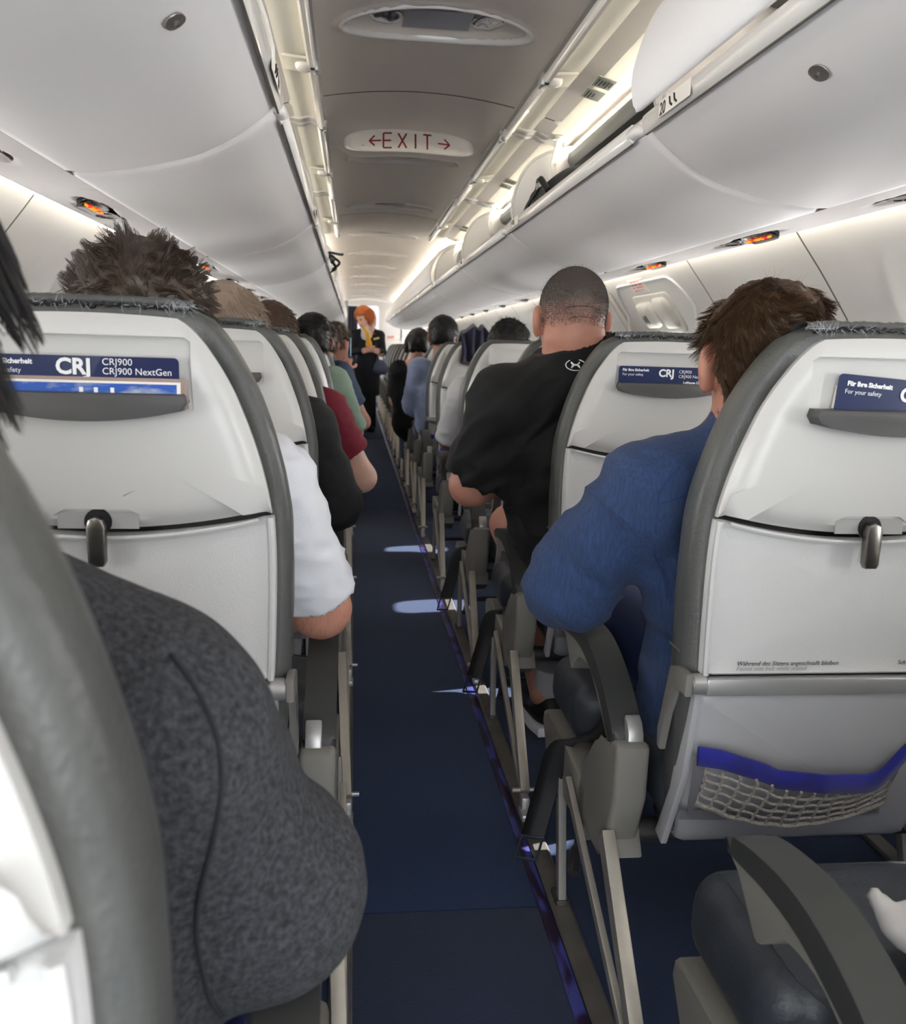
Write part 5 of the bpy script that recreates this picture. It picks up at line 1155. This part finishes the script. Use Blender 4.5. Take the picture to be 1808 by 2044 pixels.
emblem(p, np.stack([ux, uy, nrm], 1), .021, 'white', sh)
# socks and shoes under the seat in front
def shoe(par, c, yaw, m, sole, sock):
    R = rotm(yaw); T = lambda p: np.array(c) + R @ np.array(p)
    pr = [('ell', .03, T((0, .02, .045)), (.045, .13, .045), R), ('ell', .03, T((0, -.06, .075)), (.040, .06, .055), R), ('half', 0, T((0, 0, .022)), (0, 0, -1))]
    o, V, G = sdf_obj('shoe', pr, .007, m, par)
    bm = bmesh.new(); prism(bm, [((.050 - .010 * (y > .08) - .006 * (y < -.06)) * s, y) for s, ys in ((1, np.linspace(-.12, .155, 9)), (-1, np.linspace(.155, -.12, 9))) for y in ys], 'z', 0, .028, .006)
    bmesh.ops.transform(bm, matrix=Matrix.Translation(c) @ Matrix(R.tolist()).to_4x4(), verts=bm.verts); bm_obj('sole', bm, sole, o)
    if sock: sdf_obj('sock', [('cone', .02, T((0, -.06, .09)), T((0, -.075, .19)), .042, .044, 1)], .007, CL['socks'], par)
    return o
so = shoe(t, (.350, 2.42, .012), .1, 'black', 'white', True)
emblem(np.array((.350, 2.42, .012)) + rotm(.1) @ np.array((0, .035, .102)), rotm(.1) @ np.array([[1, 0, 0], [0, .75, -.6], [0, .6, .75]]), .024, 'recess', so, False)
shoe(t, (.50, 2.86, .012), 0, 'black', 'white', True)

# ---- arms along the left side
def arm_person(label, X, Y, head, hsc, hairm, skin, cloth, sh_, el, wr, r, slv, seed, hair='short', yaw=0, pitch=-.1, res=.011, longs=False, legs=None, hn=1500, hl=.018, lx=.11):
    s = 1 if X > 0 else -1
    t = person(label, (X, Y, .45)); R = rotm(yaw, pitch); hp = head_prims(head, R, hsc, (X * .6 + head[0] * .4, Y, .92), .06, 1.1)
    el = np.array(el, float); sh_ = np.array(sh_, float); wr = np.array(wr, float)
    body = hp + [('cone', .03, (X, Y, .88), (X, Y, .55), .11, .13), ('cone', .03, sh_, el, r, r * .85), ('cone', .02, el, wr, r * .86, r * .6)] + hand_prims(wr, wr - el, (0, 0, 1), s * -1, 1.0)
    sdf_obj('body', body, res, SK[skin], t)
    e2 = sh_ + (el - sh_) * slv
    nk = np.array(head) + np.array([0, 0, -.15]); top = [('ell', .05, (X, Y, .74), (.165, .12, .19)), ('cone', .05, (X, Y, .62), (X, Y + .02, .5), .15, .16), ('cone', .05, (X + (sh_[0] - X) * .3, Y, .89), sh_, .055, r + .012), ('cone', .04, sh_, e2, r + .018, r + .016, 1), ('cone', .05, (X + s * .15, Y, .86), (X + s * .20, Y + .06, .66), .075, .07, 1)]
    if longs: top += [('cone', .02, el, wr, r * 1.15, r * .95, 1)]
    sdf_obj('top', top, res, CL[cloth], t, (.004, (14, 14, 28)), seed)
    if legs: sdf_obj('trousers', [('cone', .03, (X - s * lx, Y + .05, .5), (X - s * lx, Y + .48, .53), .085, .068), ('cone', .03, (X - s * lx, Y + .48, .53), (X - s * lx * .3, Y + .5, .1), .062, .05), ('cone', .03, (X + s * .14, Y + .05, .5), (X + s * .16, Y + .48, .53), .085, .068)], .016, CL[legs], t)
    if hairm:
        scalp_hair(t, None, head, R, hsc * 1.04, HM[hairm], hn, hl, .6, swirl(.4, .7) if hair != 'curly' else (lambda l: RNG.normal(0, 1, l.shape)), simple_keep(.035, -.05, -.01, True), .007 if hair != 'curly' else .016, .0009, .2, .5 if hair != 'curly' else 2.2, 5, res, capnoise=.004 if hair != 'curly' else .010)
    return t, top
t, top = arm_person('person with wispy grey blond hair and a black sleeve on the left', -.50, 2.35, (-.515, 2.30, 1.085), 1.02, 'grey', 'rosy', 'blackjkt', (-.325, 2.32, .86), (-.243, 2.40, .645), (-.36, 2.66, .60), .058, 1.05, 11, 'short', 0, -.1, .009, True, None, 1600, .035)
A = Acc()   # tortoiseshell sunglasses pushed up on the head
for sx in (-1, 1): A.tube([(-.515 + sx * (.045 + .030 * math.cos(q)), 2.375 + .0 * q, 1.165 + .020 * math.sin(q)) for q in np.linspace(0, 2 * PI, 18)], .0035, 6); A.tube([(-.515 + sx * .078, 2.375, 1.17), (-.515 + sx * .088, 2.33, 1.155), (-.515 + sx * .088, 2.25, 1.135)], .003, 6)
A.tube([(-.53, 2.375, 1.17), (-.50, 2.375, 1.17)], .003, 6)
gl_ = A.obj('sunglasses', mat('tortoiseshell', '#5c2c12', .2, coat=.5), None); tag(gl_, 'tortoiseshell sunglasses pushed up on the grey blond head', 'sunglasses')
arm_person('person in a crimson tee with a bare elbow over the aisle', -.47, 3.10, (-.475, 3.08, 1.08), 1.0, 'brown', 'fair', 'crimson', (-.295, 3.08, .845), (-.168, 3.14, .615), (-.30, 3.36, .60), .058, .62, 12, res=.009)
arm_person('person in a mint green tee with near black hair on the left', -.44, 4.22, (-.385, 4.20, 1.085), 1.0, 'dark', 'tan', 'mint', (-.295, 4.20, .89), (-.205, 4.26, .67), (-.30, 4.46, .60), .060, .98, 13)
arm_person('person in a slate blue tee with short brown hair on the left', -.42, 5.36, (-.375, 5.35, 1.075), 1.0, 'brown', 'rosy', 'slate', (-.285, 5.35, .90), (-.150, 5.40, .625), (-.27, 5.62, .60), .060, .66, 14)
arm_person('person with curly brown hair turned to a phone on the left', -.38, 6.12, (-.315, 6.12, 1.085), 1.0, 'ash', 'rosy', 'navy', (-.275, 6.10, .88), (-.23, 6.2, .68), (-.24, 6.38, .90), .055, 1.1, 15, 'curly', -.7)
ph = bmesh.new(); box(ph, (-.225, 6.50, 1.06), (.008, .075, .14), .006); ph = bm_obj('phone', ph, 'signblack', None); tag(ph, 'dark phone held up by the curly haired person', 'phone')
bm = bmesh.new(); box(bm, (-.2205, 6.50, 1.06), (.0012, .066, .128), .001); o = bm_obj('screen', bm, mat('phone screen', '#a8c4dd', .3, emit=(lin('#a8c4dd'), .8)), ph, False)
# ---- right side
arm_person('person in a white tee with curly black hair at the armrest on the right', .50, 4.20, (.515, 4.20, 1.075), 1.0, 'black', 'tan', 'whitetee', (.315, 4.20, .86), (.262, 4.30, .635), (.36, 4.52, .60), .055, 1.0, 16, 'curly', 0, -.1, .010)
arm_person('person in a pale blue shirt with cropped dark hair on the right', .38, 6.20, (.402, 6.20, 1.150), 1.12, 'black', 'tan', 'paleblue', (.255, 6.20, .92), (.212, 6.28, .67), (.32, 6.5, .60), .062, 1.0, 17, longs=True)
t, top = arm_person('person in a black tee wearing black headphones on the right', .26, 7.02, (.292, 7.0, 1.085), 1.05, 'dark', 'pale', 'tee', (.155, 7.0, .885), (.135, 7.1, .66), (.24, 7.3, .60), .062, .78, 18, legs='jeans', hl=.012, lx=.03)
hp = empty('headphones', (.292, 7.0, 1.1), 'black over-ear headphones on the head of the person in the black tee', 'headphones')
A = Acc(); A.tube([(.292 + .098 * math.cos(q), 7.0, 1.09 + .105 * math.sin(q)) for q in np.linspace(-.1, PI + .1, 20)], .011, 8); A.obj('headband', 'black', hp)
for sx in (-1, 1):
    bm = bmesh.new(); bmesh.ops.create_uvsphere(bm, u_segments=16, v_segments=10, radius=1)
    for v in bm.verts: v.co = Vector((.292 + sx * .092 + v.co.x * .022, 7.0 + v.co.y * .036, 1.07 + v.co.z * .045))
    bm_obj('ear_cup', bm, 'black', hp)
# a few heads over the far seat tops
for i, (x, y, z, hm, sk, lab) in enumerate(((-.99, 1.9 + .3, 1.06, 'dark', 'tan', None), (.99, 5.40, 1.10, 'dark', 'rosy', 'person with dark hair at the window, beyond the overwing exit on the right'), (-.52, 7.0, 1.09, 'dark', 'tan', 'person with black hair beside the aisle in the seventh left row'), (.50, 9.4, 1.10, 'brown', 'rosy', 'far person with brown hair over the ninth right seat'), (-.5, 8.6, 1.10, 'brown', 'rosy', 'far person with brown hair over the eighth left seat'))):
    if lab is None: continue
    s = 1 if x > 0 else -1; arm_person(lab, x, y, (x, y, z - .01), 1.0, hm, sk, 'navy', (x - s * .19, y, .84), (x - s * .2, y + .08, .64), (x - s * .1, y + .3, .6), .055, 1.0, 20 + i, res=.014, hn=400)
# coats draped over seat tops
def coat(label, xc, y0, w, ztop, seed):
    rg = np.random.default_rng(seed); P = []
    for i, u in enumerate(np.linspace(0, 1, 40)):
        x = xc - w / 2 + w * u; hgt = ztop - .022 * abs(math.sin(u * 3 * PI)) ** 2 - .06 * (abs(u - .5) * 2) ** 4; row = []
        for dy, z in ((-.125, 1.00), (-.125, 1.06), (-.11, hgt - .02), (-.05, hgt), (.01, hgt - .005), (.08, hgt - .04), (.11, 1.04), (.115, .95)): row.append((x + .006 * math.sin(9 * u + z * 30), y0 + dy + .008 * math.sin(u * 24 + z * 9), z))
        P.append(row)
    V, F = grid(np.array(P)); A = Acc(); A.add(V, F); o = A.obj('coat', mat('aubergine navy cloth', '#1c1a33', .9, sheen=.3, bump=(60, .3)), None); tag(o, label, 'coat')
    md = o.modifiers.new('s', 'SOLIDIFY'); md.thickness = .006; return o
coat('dark navy coat bunched over a seat top beyond the black tee shoulder', .50, 5.22, .20, 1.215, 1)
coat('dark navy coat over the fourth left seat top, under the bins', -.545, 4.06, .22, 1.20, 2)

# ================================================================== cabin attendant
t = person('standing cabin attendant with ginger hair, navy uniform and yellow scarf, looking down', (-.02, 11.42, 0))
hc = (-.085, 11.36, 1.415); R = rotm(PI - .75, -.45, .12)      # turned to the seats on the left of the picture
SKa = SK['pale']
body = head_prims(hc, R, .98, (-.045, 11.42, 1.27), .052) + [('cone', .03, (-.03, 11.43, 1.25), (-.02, 11.43, .9), .10, .11), ('cone', .02, (.14, 11.36, .98), (.03, 11.22, 1.03), .038, .026), ('cone', .02, (-.20, 11.36, 1.0), (-.02, 11.23, 1.02), .036, .026),
        ('cone', .03, (.02, 11.43, .5), (.045, 11.43, .10), .06, .038), ('cone', .03, (-.07, 11.44, .5), (.0, 11.44, .10), .06, .038)] + hand_prims((.03, 11.22, 1.03), (-.9, -.2, -.1), (0, -1, .3), 1, .95, .8) + hand_prims((-.02, 11.23, 1.02), (.9, -.3, 0), (0, -1, .3), -1, .95, .8)
bo, V, G = sdf_obj('body', body, .009, SKa, t)
T = lambda p: np.array(hc) + R @ np.array(p)
for sx in (-1, 1):
    bm = bmesh.new(); bmesh.ops.create_uvsphere(bm, u_segments=10, v_segments=8, radius=.010)
    bmesh.ops.translate(bm, vec=T((sx * .030, .088, .004)).tolist(), verts=bm.verts); bm_obj('eye', bm, 'ink', bo)
A = Acc(); A.tube([T((x, .101 - abs(x) * .4, -.062)) for x in np.linspace(-.022, .022, 6)], .0045, 6); A.obj('lips', mat('lips', '#a8504e', .5), bo)
leg = [('cone', .02, (.02, 11.43, .52), (.045, 11.43, .06), .066, .043), ('cone', .02, (-.07, 11.44, .52), (.0, 11.44, .06), .066, .043), ('ell', .02, (.045, 11.38, .035), (.036, .10, .035)), ('ell', .02, (.0, 11.40, .035), (.036, .10, .035))]
sdf_obj('tights_and_shoes', leg, .011, 'black', t)
jk = [('ell', .06, (-.03, 11.43, 1.12), (.165, .10, .17)), ('cone', .05, (-.03, 11.43, 1.05), (-.02, 11.43, .80), .125, .15), ('cone', .05, (-.02, 11.43, .80), (-.02, 11.43, .46), .155, .145, 1), ('cone', .04, (-.05, 11.42, 1.25), (-.18, 11.42, 1.20), .05, .065), ('cone', .04, (-.02, 11.42, 1.25), (.115, 11.42, 1.20), .05, .065), ('cone', .03, (-.185, 11.42, 1.20), (-.215, 11.38, 1.0), .062, .05), ('cone', .03, (.12, 11.42, 1.20), (.155, 11.40, 1.0), .062, .05), ('cone', .02, (-.215, 11.38, 1.0), (-.09, 11.26, 1.01), .048, .038, 1), ('cone', .02, (.155, 11.40, 1.0), (.09, 11.27, 1.02), .048, .038, 1), ('cut', .01, (-.045, 11.30, 1.25), (.055, .06, .11))]
jo, V, G = sdf_obj('jacket', jk, .010, CL['navy'], t)
sdf_obj('blouse', [('ell', .03, (-.045, 11.375, 1.20), (.075, .065, .10)), ('cone', .02, (-.05, 11.40, 1.28), (-.06, 11.385, 1.30), .062, .064)], .009, CL['whiteshirt'], t)
sdf_obj('scarf', [('cone', .02, (-.075, 11.325, 1.275), (-.035, 11.305, 1.22), .022, .020), ('cone', .02, (-.03, 11.300, 1.20), (-.015, 11.300, 1.09), .022, .042), ('ell', .01, (-.04, 11.30, 1.225), (.026, .02, .022))], .008, CL['yellow'], t)
bm = bmesh.new(); box(bm, (.075, 11.325, 1.165), (.075, .006, .022), .002, Matrix.Rotation(-.25, 3, 'Y')); bm_obj('name_badge', bm, mat('gold badge', '#e8cf6a', .4), jo)
bm = bmesh.new(); box(bm, (.03, 11.32, 1.225), (.06, .005, .006), .001); bm_obj('wing_pin', bm, mat('gold pin', '#c9a25a', .3, .8), jo)
def bob(l): return np.stack([l[:, 0] * 5, l[:, 1] * 3, -.9 * np.ones(len(l))], 1)
scalp_hair(t, None, hc, R, 1.08, HM['ginger'], 2600, lambda l: np.where(l[:, 1] > .02, .018, .06), .3, bob, simple_keep(.055, -.085, -.05), .018, .0009, .3, .3, 6, .008, capnoise=.004)
bag = empty('handbag', (.13, 11.30, .80), 'slate blue bag hanging from the attendant arm', 'bag')
sdf_obj('bag_body', [('ell', .03, (.13, 11.30, .82), (.085, .05, .09)), ('cone', .03, (.08, 11.30, .78), (.17, 11.30, .78), .05, .05)], .010, mat('slate bag cloth', '#4a5068', .7), bag)
A = Acc(); A.tube(spline([(.08, 11.30, .88), (.10, 11.32, .98), (.13, 11.34, 1.03), (.16, 11.33, .98), (.17, 11.30, .88)], 16), .008, 6); A.obj('bag_handle', mat('slate handle', '#4a5068', .7), bag)

# ================================================================== bags in the bins
bk = empty('backpack', (.42, 2.95, 1.50), 'charcoal backpack lying in the open right bin above the lip', 'backpack')
pr = [('ell', .04, (.50, 2.92, 1.535), (.12, .33, .10)), ('ell', .04, (.46, 3.12, 1.54), (.08, .10, .085)), ('half', 0, (.50, 2.9, 1.455), (0, 0, -1)), ('half', 0, (.385, 2.9, 1.5), (-1, 0, 0))]
sdf_obj('pack_body', pr, .011, M['bag'], bk, (.004, (10, 10, 14)), 4)
A = Acc()
for off in (0, .03): A.tube(spline([(.378, 2.78 + off, 1.55), (.372, 2.88 + off, 1.60), (.385, 2.98 + off, 1.585), (.38, 3.10 + off, 1.555), (.375, 3.16 + off, 1.52)], 20), .006, 6)
A.obj('shoulder_strap', 'strap', bk)
bm = bmesh.new()
for yy in (2.90, 2.94): box(bm, (.374, yy, 1.585), (.004, .026, .018), .001)
bm_obj('strap_buckle', bm, 'recess', bk)
bk = empty('grey_bag', (.42, 5.1, 1.5), 'pale grey bag with lime trim standing in the open right bin', 'bag')
sdf_obj('bag_body', [('ell', .04, (.49, 5.15, 1.56), (.12, .22, .10)), ('cone', .04, (.49, 5.0, 1.55), (.49, 5.3, 1.55), .09, .09), ('half', 0, (.5, 5, 1.46), (0, 0, -1))], .012, M['greybag'], bk)
A = Acc(); A.tube(spline([(.40, 4.88, 1.50), (.385, 4.90, 1.58), (.39, 4.98, 1.585), (.385, 5.04, 1.52)], 14), .011, 6); A.obj('bag_handle', 'strap', bk)
A = Acc(); A.tube(spline([(.395, 4.84, 1.52), (.40, 4.92, 1.565), (.40, 5.0, 1.54)], 10), .010, 6); A.obj('lime_trim', 'lime', bk)
bk = empty('strapped_bag', (-.36, 5.35, 1.53), 'black bag with dangling straps poking out of the left bin', 'bag')
sdf_obj('bag_body', [('ell', .03, (-.40, 5.38, 1.55), (.06, .16, .05)), ('ell', .03, (-.345, 5.34, 1.555), (.035, .10, .022))], .010, M['strap'], bk, (.004, (20, 20, 20)), 2)
A = Acc()
for a_, b_, c_ in (((-.32, 5.30, 1.56), (-.285, 5.32, 1.53), (-.325, 5.30, 1.49)), ((-.335, 5.36, 1.55), (-.305, 5.30, 1.50), (-.335, 5.28, 1.475)), ((-.34, 5.2, 1.575), (-.28, 5.3, 1.575), (-.268, 5.33, 1.58))): A.tube(spline([a_, b_, c_], 10), .007, 6)
A.obj('straps', 'strap', bk)
# tissue on the lower right cushion
ti = sdf_obj('tissue', [('ell', .02, (.42, .80, .475), (.05, .035, .022)), ('cone', .01, (.385, .815, .475), (.37, .84, .50), .012, .003)], .006, CL['whiteshirt'], None, (.005, (30, 30, 30)), 9)[0]; tag(ti, 'crumpled white tissue on the dark cushion in the lower right corner', 'tissue')
